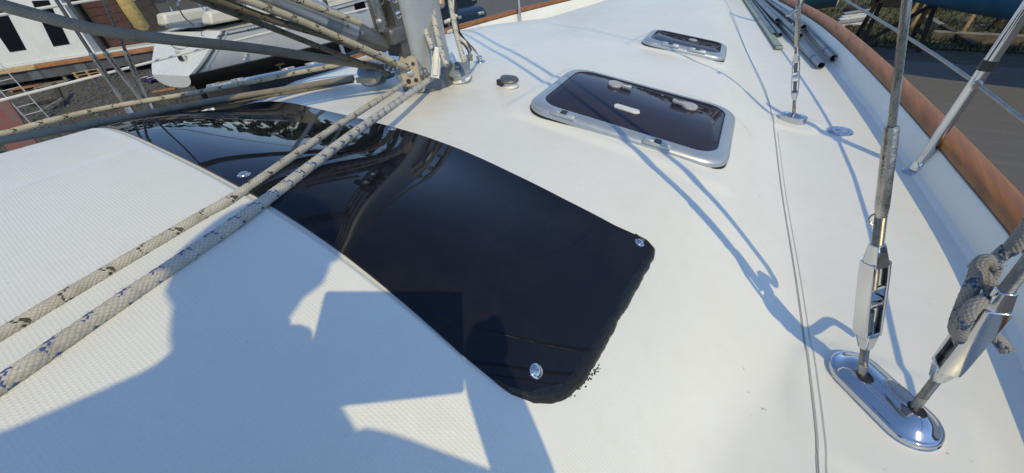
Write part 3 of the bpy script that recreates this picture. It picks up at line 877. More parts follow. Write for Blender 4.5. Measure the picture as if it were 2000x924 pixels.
# shackles and little toggles at the mast foot
for px, py in ((828, 142), (757, 128), (766, 132)):
    p = at_depth(px, py, 1.24)
    tg = MB().tube(catmull([p+V3((.012*math.cos(a), .008*math.sin(a), .012*math.sin(a))) for a in [k*PI/5 for k in range(11)]], .004), .0032, 8).build('shackle', 'shackle', mast)

# ------------------------------------------------------------------ standing rigging, starboard
def wire(mb, p0, p1, r, twisted, n_str=9):
    d = (p1-p0); L = d.length; d.normalize()
    N = d.orthogonal().normalized(); B = d.cross(N)
    if twisted > 0:
        rs = r*.36; R0 = r-rs; pitch = r*15; step = .006
        n = int(twisted/step)
        for k in range(n_str):
            pts = [p0+d*(i*step)+N*(R0*math.cos(2*PI*(k/n_str+i*step/pitch)))+B*(R0*math.sin(2*PI*(k/n_str+i*step/pitch))) for i in range(n+1)]
            mb.tube(pts, rs, 6)
        mb.tube([p0, p0+d*twisted], r*.62, 8)
    mb.tube([p0+d*max(0, twisted-.01), p1], r*.95, 10)
def threaded(mb, p0, p1, r, pitch=.0022):
    d = p1-p0; L = d.length; n = int(L/pitch)
    prof = []
    for i in range(n): prof += [(r*.9, i*pitch), (r, (i+.5)*pitch)]
    mb.lathe(p0, d, prof, 18)
def turnbuckle(t, a, b, r, face, open_w=.55, mid=True, wide=1.0):
    """open body from a to b; face = direction the window looks"""
    d = (b-a); L = d.length; ax_ = d.normalized()
    face = V3(face); face = (face-ax_*face.dot(ax_)).normalized(); sd = ax_.cross(face)
    def ring(z, w, h, ch=.35):
        pts = [(w, h*ch), (w*ch*1.6 if ch*1.6 < 1 else w*.95, h), (-w*min(.95, ch*1.6), h), (-w, h*ch), (-w, -h*ch), (-w*min(.95, ch*1.6), -h), (w*min(.95, ch*1.6), -h), (w, -h*ch)]
        return [a+ax_*z+sd*(x*wide)+face*y for x, y in pts]
    e = L*.16
    body = MB()
    body.rings([ring(0, r*.66, r*.66, .42), ring(e*.35, r*.80, r*.78, .42), ring(e*.75, r*1.0, r*.92, .42), ring(e, r*1.10, r*.97, .42), ring(e*1.15, r*1.10, r*.97, .42)])
    body.rings([ring(L-e*1.15, r*1.10, r*.97, .42), ring(L-e, r*1.10, r*.97, .42), ring(L-e*.75, r*1.0, r*.92, .42), ring(L-e*.35, r*.80, r*.78, .42), ring(L, r*.66, r*.66, .42)])
    for s in (-1, 1):
        rr = []
        for z, o in ((e*.9, 1.0), (L*.3, 1.06), (L*.5, 1.08), (L*.7, 1.06), (L-e*.9, 1.0)):
            w0, w1 = s*r*.80*o*wide, s*r*1.14*o*wide; h = r*.98
            rr.append([a+ax_*z+sd*x+face*y for x, y in ((w0, -h*.9), (w0, h*.9), (w0*1.15, h), (w1*.92, h), (w1, h*.55), (w1, -h*.55), (w1*.92, -h), (w0*1.15, -h))])
        body.rings(rr)
    bo = body.build('turnbuckle_body', 'stainless', t, angle=50, bevel=.0016)
    if mid:
        MB().box(a+ax_*(L*.5), (r*1.5*wide, L*.05, r*1.5), Matrix((sd, ax_, face)).transposed()).build('bridge', 'stainless', bo, bevel=.001)
    for z0, z1 in ((e*.8, L*.40), (L*.60, L-e*.8)):
        sb = MB(); threaded(sb, a+ax_*z0, a+ax_*z1, r*.5); sb.build('stud_end', 'thread_steel', bo)
        MB().tube([a+ax_*(z1 if z0 < L*.5 else z0)-sd*r*.9, a+ax_*(z1 if z0 < L*.5 else z0)+sd*r*.9], .0016, 6).build('split_pin', 'shackle', bo)
    return bo
face_cam = lambda p: (CAM-p)
# chainplate cover
cc = (CHA+CHB)/2; cn = V3((0, 0, 1))
cover_dir = (CHB-CHA); cover_L = cover_dir.length; cover_dir.normalize(); cs = cn.cross(cover_dir).normalized()
cz0 = deck_z(cc.x, cc.y)-.003
cp = thing('chainplate_cover', 'polished oval chainplate cover on the side deck below two turnbuckles', 'chainplate cover', (cc.x, cc.y, cz0))
def stad(r, z, n=20):
    pts = []
    for s, a0 in ((1, -90), (-1, 90)):
        for k in range(n+1):
            a = math.radians(a0+180*k/n)
            pts.append(V3((cc.x, cc.y, cz0+z))+cover_dir*(s*cover_L/2*.76+math.cos(a)*r)+cs*(math.sin(a)*r))
    return pts
CR = .043
MB().rings([stad(CR+.002, 0), stad(CR+.002, .004), stad(CR, .005), stad(CR, .013), stad(CR-.002, .0155), stad(CR-.006, .0165)], True, False).build('skirt', 'stainless', cp, angle=40)
dome = MB().rings([stad(CR-.005, .0160), stad(CR-.008, .0175), stad(CR-.014, .0225), stad(CR-.022, .0275), stad(CR-.032, .0310), stad(CR-.041, .0325), stad(.003, .033)], False, True).build('dome', 'stainless', cp, angle=60)
cap_c = V3((cc.x, cc.y, cz0+.0305))+cover_dir*.012+cs*.010
MB().rings([[cap_c+cover_dir*(.027*s*math.cos(a))+cs*(.015*s*math.sin(a))+cn*h for a in [2*PI*k/30 for k in range(30)]] for s, h in ((1, 0), (1, .002), (.93, .0032), (.85, .0024), (.4, .0030), (.02, .0032))]).build('inspection_cap', 'steel_worn', dome, angle=30)
bA = at_z(1683, 735, cz0+.026); bB = at_z(1783, 800, cz0+.026)
for b_ in (bA, bB):
    MB().rings([[V3((b_.x, b_.y, cz0+.0322))+cover_dir*((.0135*math.cos(a)+.003)*s)+cs*(.0095*math.sin(a)*s)+cn*h for a in [2*PI*k/24 for k in range(24)]] for s, h in ((1, -.004), (1, .0012), (.85, .0008), (.02, .0006))]).build('slot', 'black_plastic', dome)
def shroud(label, base, head, segs, r_wire, r_tb, facing, twist, lower=0.0, group='starboard shrouds', extras=True, wide=1.0):
    """segs: lengths along the stay of rod, body start/end, thread end, swage end"""
    d = (head-base).normalized()
    t = thing('shroud', label, 'shroud', base, group)
    s0, s1, s2, s3 = segs
    MB().tube([base-d*lower, base+d*(s0*.45)], r_tb*.52, 16).build('toggle_rod', 'steel_worn', t)
    lo = MB(); threaded(lo, base+d*(s0*.42), base+d*(s0+.01), r_tb*.5); lo.build('lower_stud', 'thread_steel', t)
    turnbuckle(t, base+d*s0, base+d*s1, r_tb, facing, wide=wide)
    up_ = MB(); threaded(up_, base+d*(s1-.004), base+d*s2, r_tb*.56); up_.build('upper_stud', 'thread_steel', t)
    MB().tube([base+d*(s2-.004), base+d*(s2+.012), base+d*(s3-.006), base+d*s3], [r_wire*1.45, r_wire*1.72, r_wire*1.72, r_wire*1.5], 20).build('swage', 'steel_worn', t)
    w = MB(); wire(w, base+d*s3, head, r_wire, twist); w.build('wire', 'wire_steel', t)
    return t, d
hA = V3((0, .98, 4.2))
def along(base, head, px, py):
    """distance along a stay at the given line of sight"""
    d = (head-base).normalized(); v = ray(px, py); n = v.cross(d).cross(v)
    return (CAM-base).dot(n)/d.dot(n)
sA = [along(bA, hA, *q) for q in ((1681, 676), (1714, 476), (1722, 418), (1748, 246))]
tA, dA = shroud('thick wire shroud rising from the forward end of the polished chainplate cover', bA, hA, sA, .0046, .0125, (CAM-bA)+V3((.42, .28, 0)), 1.1)
p = bA+dA*(sA[2]-.01)
MB().tube(catmull([p+V3((.0085*math.cos(a)-.004, .003*math.sin(a), .008*math.sin(a))) for a in [k*2*PI/10 for k in range(11)]], .004), .0013, 7).build('lock_ring', 'steel_worn', tA)
# second stay, lashed with a rope end, running outboard to the spreader tip
bB0 = bB
hB = bB0+(at_depth(1990, 535, .44)-bB0).normalized()*4.6
sB = [along(bB0, hB, *q) for q in ((1828, 738), (1978, 570), (2040, 500), (2110, 400))]
tB, dB = shroud('outer shroud with rope knotted round its turnbuckle, at the right edge', bB0, hB, sB, .0046, .0125, (CAM-bB0)+V3((-1.2, .3, .5)), .6)
# the knotted rope end; its unseen upper run is shaped for its shadow
q0 = bB0+dB*((sB[0]+sB[1])/2)
kd = [(1880, 660, .42), (1868, 640, .405), (1885, 590, .395), (1905, 545, .385), (1915, 515, .38), (1932, 508, .375), (1940, 525, .385), (1925, 545, .40), (1918, 530, .41), (1935, 515, .40), (1965, 490, .385), (2000, 455, .365)]
rope('lashing', [at_depth(px, py, dd+.10) for px, py, dd in kd]+[at_depth(2000, 455, .465)+dB*q for q in (.25, .8, 1.6, 2.6)], .0080, 'rope_knot', 'dirty grey rope with blue flecks knotted round the right hand turnbuckle', None, True, fuzz=110)
kd2 = [(1908, 520, .50), (1920, 540, .485), (1940, 575, .475), (1900, 600, .475), (1875, 650, .50), (1890, 680, .53), (1925, 650, .555), (1945, 660, .555), (1968, 686, .55)]
rope('lashing', [at_depth(*q) for q in kd2], .0080, 'rope_knot', 'loose frayed tail of the knotted rope hanging under the right hand turnbuckle', None, True, fuzz=70)
# forward lower shroud on its own base
fc = FCH; fz = deck_z(fc.x, fc.y)-.002
fb = thing('chainplate_cover', 'small oval chromed shroud base forward beside the deck filler cap', 'chainplate cover', (fc.x, fc.y, fz))
fdir = V3((.95, -.30, 0)).normalized(); fs = V3((0, 0, 1)).cross(fdir)
def fring(s, h, a_=.046, b__=.030): return [V3((fc.x, fc.y, fz+h))+fdir*(a_*s*math.cos(a))+fs*(b__*s*math.sin(a)*(1.0+.12*math.cos(2*a))) for a in [2*PI*k/40 for k in range(40)]]
MB().rings([fring(1.0, 0), fring(1.0, .020), fring(.985, .0225)], True, False).build('skirt', 'stainless', fb, angle=40)
MB().rings([fring(.985, .0222), fring(.93, .0245), fring(.8, .0245), fring(.4, .028), fring(.05, .032)], False, True).build('lid', 'stainless', fb, angle=25)
bF = V3((fc.x-.002, fc.y, fz+.028)); hF = V3((0, 1.0, 3.9))
hF = bF+(at_depth(1560, 0, depth_of(bF)*.84)-bF).normalized()*4.0
sF = [along(bF, hF, *q) for q in ((1549, 195), (1554, 103), (1556, 88), (1560, 10))]
tF, dF = shroud('slim forward shroud with open turnbuckle standing on the small oval base', bF, hF, sF, .0042, .0105, (CAM-bF), .3, wide=.95)
MB().lathe(bF+dF*(sF[3]*.97), V3((-.8, -.5, -.5)), [(.004, 0), (.007, .004), (.006, .03), (.002, .036)], 12).build('toggle_pin', 'shackle', tF)
# deck filler plate
fp = hit(1640, 257); fpz = deck_z(fp.x, fp.y)
ff = thing('deck_filler', 'round stainless deck filler cap near the forward stanchion', 'filler cap', (fp.x, fp.y, fpz))
MB().lathe(V3((fp.x, fp.y, fpz-.004)), V3((0, 0, 1)), [(.040, 0), (.040, .006), (.037, .0085), (.028, .009), (.0275, .0075), (.026, .0075), (.0255, .009), (.001, .0095)], 40).build('plate', 'stainless', ff, angle=25)
for k in range(3):
    a = k*2*PI/3+.5
    MB().lathe(V3((fp.x+.033*math.cos(a), fp.y+.033*math.sin(a), fpz+.0042)), V3((0, 0, 1)), [(.0035, 0), (.003, .001), (.0004, .0008)], 12).build('screw', 'steel_worn', ff)
MB().box((fp.x, fp.y, fpz+.0056), (.030, .006, .003)).build('key_bar', 'steel_worn', ff, bevel=.001)

# ------------------------------------------------------------------ stanchions and lifelines
def stanchion(base, top, label, r=.0135, full=True, group='stanchions along the rail'):
    t = thing('stanchion', label, 'stanchion', base, group)
    d = (top-base).normalized()
    MB().tube([base+d*.005, top], r, 20).build('tube', 'stainless', t)
    MB().lathe(base+d*.003, d, [(r*1.5, 0), (r*1.35, .018), (r*1.05, .03)], 20).build('socket', 'stainless', t)
    pl = []
    for k in range(30):
        a = 2*PI*k/30; pl.append((.042*math.cos(a)*(1 if math.cos(a) < 0 else .85), .026*math.sin(a)))
    e1 = V3((-.75, -.66, 0)).normalized() if base.x > 0 else V3((.75, -.66, 0)).normalized(); e2 = V3((0, 0, 1)).cross(e1)
    MB().rings([[V3((base.x, base.y, base.z+h))+e1*(x*s)+e2*(y*s) for x, y in pl] for s, h in ((1, -.004), (1, .003), (.93, .005), (.5, .009))]).build('base_plate', 'stainless', t, angle=40)
    return t, d
SB = hit(1787, 335)+V3((0, 0, .002))
ST = SB+V3((.010, .004, .60))
stA, dS = stanchion(SB, ST, 'polished stanchion with a black tape band on the starboard rail')
q = along(SB, ST, 1937, 128)
MB().tube([SB+dS*(q-.012), SB+dS*(q+.012)], .0152, 20).build('tape_band', 'black_plastic', stA)
ql = along(SB, ST, 1907, 162)
LL = SB+dS*ql
MB().lathe(LL-V3((.0, .022, 0)), V3((0, 1, 0)), [(.0085, 0), (.0105, .004), (.0105, .040), (.0085, .044)], 16).build('lifeline_ferrule', 'shackle', stA)
def rail_pt(y, z, sgn=1): return V3((sgn*(foot_x(y)+.0), y, z))
SF = rail_pt(3.15, .0); SFT = SF+V3((.01, 0, .60))
stanchion(SF+V3((-.01, 0, 0)), SFT, 'far polished stanchion near the bow on the starboard rail')
hl = (LL-SB).z
def life(name, pts, r, lab, mat='wire_steel'):
    return tag(MB().tube(catmull(pts, .2), r, 10).build(name, mat, None), lab, 'lifeline', 'lifelines')
far1 = SF.lerp(SFT, hl/.6)
dirl = at_x(1660, 0, LL.x-.02)
LE = V3((foot_x(.40)+.01, .40, hl+.0))
life('lifeline', [LE, LL, far1], .0048, 'lower bare wire lifeline passing through the starboard stanchion')
life('lifeline', [ST-V3((0, 0.0, .012)), ST.lerp(SFT, .5)-V3((0, 0, .012)), SFT], .0048, 'upper bare wire lifeline along the starboard rail')
PF = .90
pst = []
for y, lab in ((1.52, 'port stanchion seen beyond the boom vang ropes'), (3.0, 'distant port stanchion near the bow with a knotted line'), (-.2, 'port stanchion aft of the shrouds')):
    b_ = V3((-foot_x(y)*PF+.01, y, .0)); tp = b_+V3((-.01, 0, .60))
    stanchion(b_, tp, lab, .012); pst.append((b_, tp))
life('lifeline', [pst[2][0].lerp(pst[2][1], .58), pst[0][0].lerp(pst[0][1], .58), pst[1][0].lerp(pst[1][1], .58)], .0052, 'lower white coated lifeline along the port rail', 'lifeline_white')
life('lifeline', [pst[2][1], pst[0][1], pst[1][1]], .0052, 'upper white coated lifeline along the port rail', 'lifeline_white')
# port shrouds
for (pb_, pt_, xb, xt, lab, mat) in (((258, 226), (110, 0), -1.22, -1.10, 'port shroud with chrome turnbuckle, leftmost of the three', 'stainless'),
                          ((291, 217), (130, 0), -1.20, -1.06, 'thin dark port shroud, middle one of the three', 'alu_dark'),
                          ((297, 222), (203, 0), -1.22, -1.08, 'port shroud with chrome turnbuckle, rightmost of the three', 'stainless')):
    b_ = at_x(*pb_, xb); t_ = at_x(*pt_, xt); d = (t_-b_).normalized()
    low = b_-d*((b_.z-.01)/d.z) if d.z > .05 else b_
    t = thing('shroud', lab, 'shroud', low, 'port shrouds')
    MB().tube([low, b_-d*.02], .008, 12).build('toggle_rod', 'steel_worn', t)
    L = (t_-b_).length
    MB().tube([b_-d*.03, b_+d*.01, b_+d*.055, b_+d*.06], [.009, .0145, .0145, .009], 8).build('turnbuckle_body', mat, t, angle=20)
    MB().tube([b_+d*.055, b_+d*.30*L, b_+d*.31*L], .0085, 12).build('stud', 'steel_worn', t)
    MB().tube([b_+d*.30*L, b_+d*.58*L, b_+d*.6*L], [.0095, .0095, .006], 12).build('swage', 'steel_worn', t)
    MB().tube([b_+d*.58*L, b_+d*4.5], .0058, 8).build('wire', 'wire_steel', t)

# ------------------------------------------------------------------ loose tubes lying along the starboard bulwark
def pole(px, py, r, px2, py2, z, label, mat='galvanised', bands=(), flat=False):
    a = at_z(px, py, z); b_ = at_z(px2, py2, z); d = (b_-a).normalized(); L = 2.1
    t = thing('loose_tube', label, 'tube', a, 'loose tubes on the side deck')
    e = a+d*L
    if flat:
        MB().bar(a, e, .034, .010).build('slat', mat, t, bevel=.002)
    else:
        M = frame(d); x_, z_ = M.col[0], M.col[2]
        def ring(q, rr): return [q+x_*(rr*math.cos(2*PI*k/20))+z_*(rr*math.sin(2*PI*k/20)) for k in range(20)]
        MB().rings([ring(a+d*.03, r*.86), ring(a, r*.86), ring(a, r), ring(a+d*.001, r*1.0), ring(e, r)], False, True).build('tube_wall', mat, t, angle=30)
        MB().rings([ring(a+d*.03, r*.87), ring(a+d*.031, .001)], True, True).build('bore', 'pole_hollow', t)
    for s, m, w in bands:
        if flat: MB().bar(a+d*s, a+d*(s+w), .036, .012).build('tape', m, t)
        else: MB().tube([a+d*s, a+d*(s+w)], r*1.03, 20).build('tape', m, t)
    return t
pole(1604, 128, .0165, 1500, 20, .020, 'grey tube with blue tape, lowest end of the bundle, nearest to the camera', bands=((.10, 'tape_blue', .02),))
pole(1628, 114, .0165, 1530, 10, .028, 'grey tube with blue tape lying against the bulwark, right of the bundle', bands=((.11, 'tape_blue', .02),))
pole(1563, 70, .0135, 1484, 0, .045, 'grey tube in the middle of the bundle beside the slim shroud')
pole(1570, 53, .0150, 1500, 0, .052, 'thick grey tube against the teak rail behind the slim shroud')
pole(1524, 68, .0125, 1472, 0, .018, 'thin grey tube, right one of a pair beside the green slat')
pole(1512, 68, .0125, 1464, 0, .018, 'thin grey tube, left one of a pair beside the green slat', bands=((.12, 'black_plastic', .012),))
pole(1518, 40, .0130, 1480, 0, .045, 'grey tube with a yellow band lying on top of the bundle', bands=((.09, 'tape_yellow', .006),))
pole(1523, 94, .0, 1458, 0, .014, 'pale green flat slat with a black strap, leftmost of the bundle', 'pole_green', ((.03, 'black_plastic', .006),), True)
# ------------------------------------------------------------------ boatyard ground
GZ = -3.6
def sheet(name, pts, z, mat):
    mb = MB(); mb.add([V3((x, y, z)) for x, y in pts], [tuple(range(len(pts)))])
    o = mb.build(name, mat, None, smooth=False); o['kind'] = 'structure'; return o
sheet('ground', [(-900, -900), (900, -900), (900, 900), (-900, 900)], GZ, 'ground')
def gp(px, py): p = at_z(px, py, GZ); return (p.x, p.y)
# asphalt lane to starboard and the wide road beyond the bow
sheet('asphalt_lane', [(1.2, -20), (40, -20), (40, 14.6), (22, 15.4), (-1.5, 16.2), (-1.5, 4)], GZ+.02, 'asphalt')
sheet('road', [(-60, 62), (-24, 14), (-9, 9.5), (-6, 12), (-5, 70)], GZ+.015, 'asphalt')
sheet('grass_strip', [(-1.5, 17.6), (40, 16.6), (60, 34), (-1.5, 34)], GZ+.03, 'grass')
a, b_ = V3((*gp(884, 10), GZ+.024)), V3((*gp(935, -6), GZ+.024))
d = (b_-a).normalized()
rl = MB().bar(a-d*3, b_+d*12, .14, .006).build('road_marking', 'line_white', None); rl['kind'] = 'structure'
# scattered stones and clods so the yard is not flat
def pebbles(name, n, region, rmin, rmax, mat, seed):
    R_ = random.Random(seed); mb = MB()
    for k in range(n):
        x, y = region(R_); r = R_.uniform(rmin, rmax)
        c = V3((x, y, GZ+r*.2))
        vs = [c+V3((R_.uniform(.7, 1.2)*r*math.cos(a)*math.cos(e), R_.uniform(.7, 1.2)*r*math.sin(a)*math.cos(e), r*.7*math.sin(e))) for e in (-.3, .6) for a in [q*PI*2/5 for q in range(5)]]
        vs.append(c+V3((0, 0, r*.75)))
        mb.add(vs, [(i, (i+1) % 5, 5+(i+1) % 5, 5+i) for i in range(5)]+[(5+i, 5+(i+1) % 5, 10) for i in range(5)])
    o = mb.build(name, mat, None, smooth=False); o['kind'] = 'stuff'; o['label'] = 'scattered stones on the yard ground'
    return o
pebbles('gravel', 2600, lambda R_: (R_.uniform(-34, -13), R_.uniform(-1, 9)), .02, .09, 'primer_grey', 4)

def grass_tufts(name, n, region, seed):
    R_ = random.Random(seed); mb = MB()
    for k in range(n):
        x, y = region(R_); c = V3((x, y, GZ+.03)); h = R_.uniform(.05, .22)
        for q in range(4):
            a = R_.uniform(0, 6.28); w = .012; e = V3((math.cos(a), math.sin(a), 0))
            tip = c+e*R_.uniform(.02, .12)+V3((0, 0, h)); sd = V3((-e.y, e.x, 0))*w
            mb.add([c+sd, c-sd, tip], [(0, 1, 2)])
    m, b, t = new_mat(name+'_blades')
    t.l.new(t.ramp(t.noise(t.obj(), 3, 3), [(.3, (.03, .04, .012)), (.7, (.10, .10, .04))]), b.inputs['Base Color']); b.inputs['Roughness'].default_value = .8
    o = mb.build(name, name+'_blades', None, smooth=False); o['kind'] = 'stuff'; o['label'] = 'rough grass growing in the yard'
grass_tufts('rough_grass', 9000, lambda R_: (R_.uniform(-1.4, 16), 17.2+abs(R_.gauss(0, 5))), 8)
grass_tufts('yard_weeds', 2200, lambda R_: (R_.gauss(-15.5, 1.8), R_.gauss(4.2, 1.6)), 9)

# ------------------------------------------------------------------ boats
def hull(t, O, fwd, L, B, zs0, zs1, zwl, zkeel, topmat, botmat, transom=.6, deckmat='boat_cream', trim=0.0, wstern=1.0):
    """round bilge hull; O = centre of transom at waterline, returns local frame function"""
    fwd = V3(fwd).normalized(); lat = V3((fwd.y, -fwd.x, 0))
    def P(s, w, z): return V3((O[0], O[1], 0))+fwd*s+lat*w+V3((0, 0, z-trim*s))
    N = 26; secs_t = []; secs_b = []; deckl = []
    for i in range(N+1):
        u = i/N; s = u*L
        hb = B/2*(.72+.28*math.sin(min(1, u/.45)*PI/2)) if u < .45 else B/2*max(.015, (1-((u-.45)/.55)**2.3))
        zs_ = zs0+(zs1-zs0)*u**1.6
        rake = transom*(1-u)**6
        def sh(zz): return s+rake*max(0, (zz-zwl)/(zs_-zwl))+(.12*L*(u**5))*max(0, (zz-zwl)/(zs_-zwl))
        kz = zkeel+(zwl-.05-zkeel)*(abs(u-.45)/.55)**2.2*.85
        wl = hb*(.93-.25*u**3)*(wstern+(1-wstern)*min(1, u/.3)**.7)
        top = [P(sh(zwl+(zs_-zwl)*k/5), sg*(wl+(hb-wl)*(k/5)**.7), zwl+(zs_-zwl)*k/5) for sg, ks in ((-1, range(5, -1, -1)), (1, range(6))) for k in ks]
        secs_t.append((top[:6], top[6:]))
        bot = []
        for k in range(11):
            a = PI*k/10
            bot.append(P(s+rake*.0, -wl*math.copysign(abs(math.cos(a))**.75, math.cos(a)), zwl+.0-(zwl-kz)*math.sin(a)**.9))
        secs_b.append(bot); deckl.append((top[0], top[-1]))
    mb = MB()
    mb.rings([q[0] for q in secs_t], False, False, closed=False); mb.rings([q[1] for q in secs_t], False, False, closed=False)
    hl = mb.build('topsides', topmat, t, angle=60)
    MB().rings(secs_b, False, False, closed=False).build('bottom', botmat, t, angle=60)
    tr = secs_t[0][0]+secs_t[0][1]
    tm = MB(); tm.add(tr, [tuple(range(len(tr)))]); bt = secs_b[0]; tm.add(bt, [tuple(range(len(bt)))])
    trn = tm.build('transom', 'boat_white', t, smooth=False)
    dk = MB(); dk.rings([[a_+V3((0, 0, -.03)), (a_+b2)/2+V3((0, 0, .05)), b2+V3((0, 0, -.03))] for a_, b2 in deckl], False, False, closed=False)
    dk.build('deck', deckmat, t)
    return P, secs_t, trn
# white cruising yacht ashore to port, stern towards us
fw = V3((-.20, .98, 0)).normalized()
lt = V3((fw.y, -fw.x, 0))
S0 = at_z(332, 147, -1.62)
yt = thing('beached_yacht', 'white sailing yacht ashore with black bottom and keel, stern beside the shrouds', 'yacht', (S0.x, S0.y, GZ))
P, secs, trn = hull(yt, S0, fw, 13.0, 3.7, -.76, -.10, -1.62, -2.25, 'boat_side', 'boat_black', transom=1.0, trim=.06, wstern=.62)
# keel and rudder
def fin(t, nm, P, s0, s1, s2, s3, z0, z1, w, mat):
    rr = []
    for (sa, sb, z, ww) in ((s0, s1, z0, w), (s2, s3, z1, w*.8)):
        rr.append([P(sa, 0, z), P(sa+(sb-sa)*.3, ww, z), P(sa+(sb-sa)*.7, ww*.7, z), P(sb, 0, z), P(sa+(sb-sa)*.7, -ww*.7, z), P(sa+(sb-sa)*.3, -ww, z)])
    return MB().rings(rr).build(nm, mat, t)
fin(yt, 'keel', P, 3.4, 5.6, 3.7, 5.3, -2.0, GZ+.3, .16, 'boat_black')
fin(yt, 'rudder', P, .35, 1.0, .5, .95, -1.7, -2.9, .06, 'boat_black')
# coloured lines along the side
def stripe(t, nm, f0, f1, u0, u1, mat, sidx=1, off=.006):
    n = len(secs); rr = []
    for i in range(int(u0*(n-1)), int(u1*(n-1))+1):
        c = secs[i][sidx]; 
        def q(f):
            k = min(4, int(f*5)); return c[k].lerp(c[k+1], f*5-k)
        o = lt*off*(1 if sidx else -1)
        rr.append([q(f0)+o, q(f1)+o])
    MB().rings(rr, False, False, closed=False).build(nm, mat, t)
stripe(yt, 'cove_stripe', .66, .685, .03, .9, 'boat_white')
stripe(yt, 'rub_line', .86, .90, .03, .9, 'grey_stripe')
stripe(yt, 'toe_rail', .985, 1.0, .0, .98, 'alu_dark', off=.012)
stripe(yt, 'boot_top', .0, .035, .0, .95, 'grey_stripe')
def side_pt(s, f, o=.01):
    f = min(f, .999)
    n = len(secs); u = s/13.0*(n-1); i = min(n-2, int(u)); c0 = secs[i][1]; c1 = secs[i+1][1]; k = min(4, int(f*5))
    a_ = c0[k].lerp(c0[k+1], f*5-k); b2 = c1[k].lerp(c1[k+1], f*5-k)
    return a_.lerp(b2, u-i)+lt*o
for s0, w_, m_ in ((.10, .10, 'grey_stripe'), (.27, .05, 'boat_white')):
    MB().rings([[side_pt(s0, .03+.96*k/8, .012), side_pt(s0+w_, .03+.96*k/8, .012)] for k in range(9)], False, False, closed=False).build('quarter_stripe', m_, yt)
for s in (3.1, 5.6, 7.6):
    c = side_pt(s, .80); M = frame((side_pt(s+.3, .80)-c), V3((0, 0, 1))); e1, e2 = M.col[1], M.col[2]
    w_ = MB().prism(rrect(.52, .23, .07), c-M.col[0]*.0, e1, e2, .02).build('port_light', 'window_black', yt)
    MB().prism(rrect(.46, .17, .05), c+e1.cross(e2)*.021, e1, e2, .004).build('pane', 'pane_black', w_)
# draught marks and lettering blocks near the stern
for k in range(4):
    MB().box(side_pt(1.25, .12+.085*k, .012), (.03, .06, .045), frame(fw)).build('draught_mark', 'boat_white', yt)
for k in range(5):
    MB().box(side_pt(1.1+.12*k, .90, .014), (.02, .05, .035), frame(fw)).build('name_letter', 'grey_stripe', yt)
# swim platform fittings on the stern
trc = P(.32, .35, -1.22)
MB().box(trc, (.03, .26, .28), frame(lt)).build('stern_locker', 'boat_cream', trn, bevel=.02)
MB().box(trc+V3((-.02, -.02, -.02)), (.05, .16, .16), frame(lt)).build('recess', 'black_plastic', trn)
MB().tube(catmull([P(.75, .5, -0.85), P(.62, .2, -1.10), P(.55, -.2, -1.02), P(.8, -.7, -0.75)], .05), .012, 8).build('stern_rope', 'rope_grey', trn)
for sg in (-1, 1):
    MB().tube(catmull([P(.7, sg*.9, -0.60), P(.55, sg*.95, -0.32), P(.65, sg*1.05, -0.02), P(1.6, sg*1.3, 0.00), P(1.65, sg*1.3, -0.60)], .05), .016, 8).build('pushpit', 'stainless', yt)
# cabin, coamings, cockpit
def blk(nm, s0, s1, w0, w1, z0, z1, mat, t=yt, tap=.8, bev=.06):
    rr = [[P(s0, w0, z0), P(s1, w0, z0), P(s1, w1, z0), P(s0, w1, z0)]]
    mid = (w0+w1)/2
    rr.append([P(s0+.1, mid+(w0-mid)*tap, z1), P(s1-.35, mid+(w0-mid)*tap, z1), P(s1-.35, mid+(w1-mid)*tap, z1), P(s0+.1, mid+(w1-mid)*tap, z1)])
    return MB().rings(rr).build(nm, mat, t, bevel=bev)
cab = blk('coachroof', 3.6, 8.6, -1.0, 1.0, -0.60, -0.02, 'boat_cream')
for s in (4.3, 5.3, 6.3):
    for sg in (1, -1):
        MB().box(P(s, sg*.905, -0.28), (.02, .62, .17), frame(fw)).build('cabin_window', 'window_black', cab, bevel=.01)
blk('cockpit_well', .9, 3.4, -.7, .7, -0.66, -0.57, 'grey_stripe', tap=1.0, bev=.01)
for sg in (-1, 1): blk('coaming', 1.0, 3.6, sg*.72, sg*1.15, -0.62, -0.34, 'boat_cream')
blk('sprayhood', 3.2, 4.3, -1.0, 1.0, -0.30, 0.30, 'canvas_dark', tap=.7)
for s, w in ((1.9, 1.42), (3.9, 1.58), (5.9, 1.6)):
    MB().tube([P(s, w, -0.58), P(s, w+.02, 0.00)], .014, 8).build('guard_post', 'stainless', yt)
for z in (-.02, -.28): MB().tube([P(1.6, 1.36, z), P(3.9, 1.58, z), P(5.9, 1.6, z), P(8, 1.3, z)], .005, 6).build('guard_wire', 'wire_steel', yt)
MB().tube([P(5.2, 0, 0.00), P(5.2, 0, 9)], .09, 14).build('mast', 'alu_mast', yt)
MB().lathe(P(2.3, .95, -0.34), V3((0, 0, 1)), [(.09, 0), (.07, .05), (.06, .12), (.075, .16), (.01, .17)], 16).build('winch', 'stainless', yt)
wheel = MB().tube([P(1.9, .45*math.cos(a), -.02+.45*math.sin(a)) for a in [2*PI*k/24 for k in range(25)]], .018, 8).build('steering_wheel', 'stainless', yt)
for k in range(3):
    a = k*PI/3; MB().tube([P(1.9, .45*math.cos(a), -.02+.45*math.sin(a)), P(1.9, -.45*math.cos(a), -.02-.45*math.sin(a))], .009, 6).build('spoke', 'stainless', wheel)
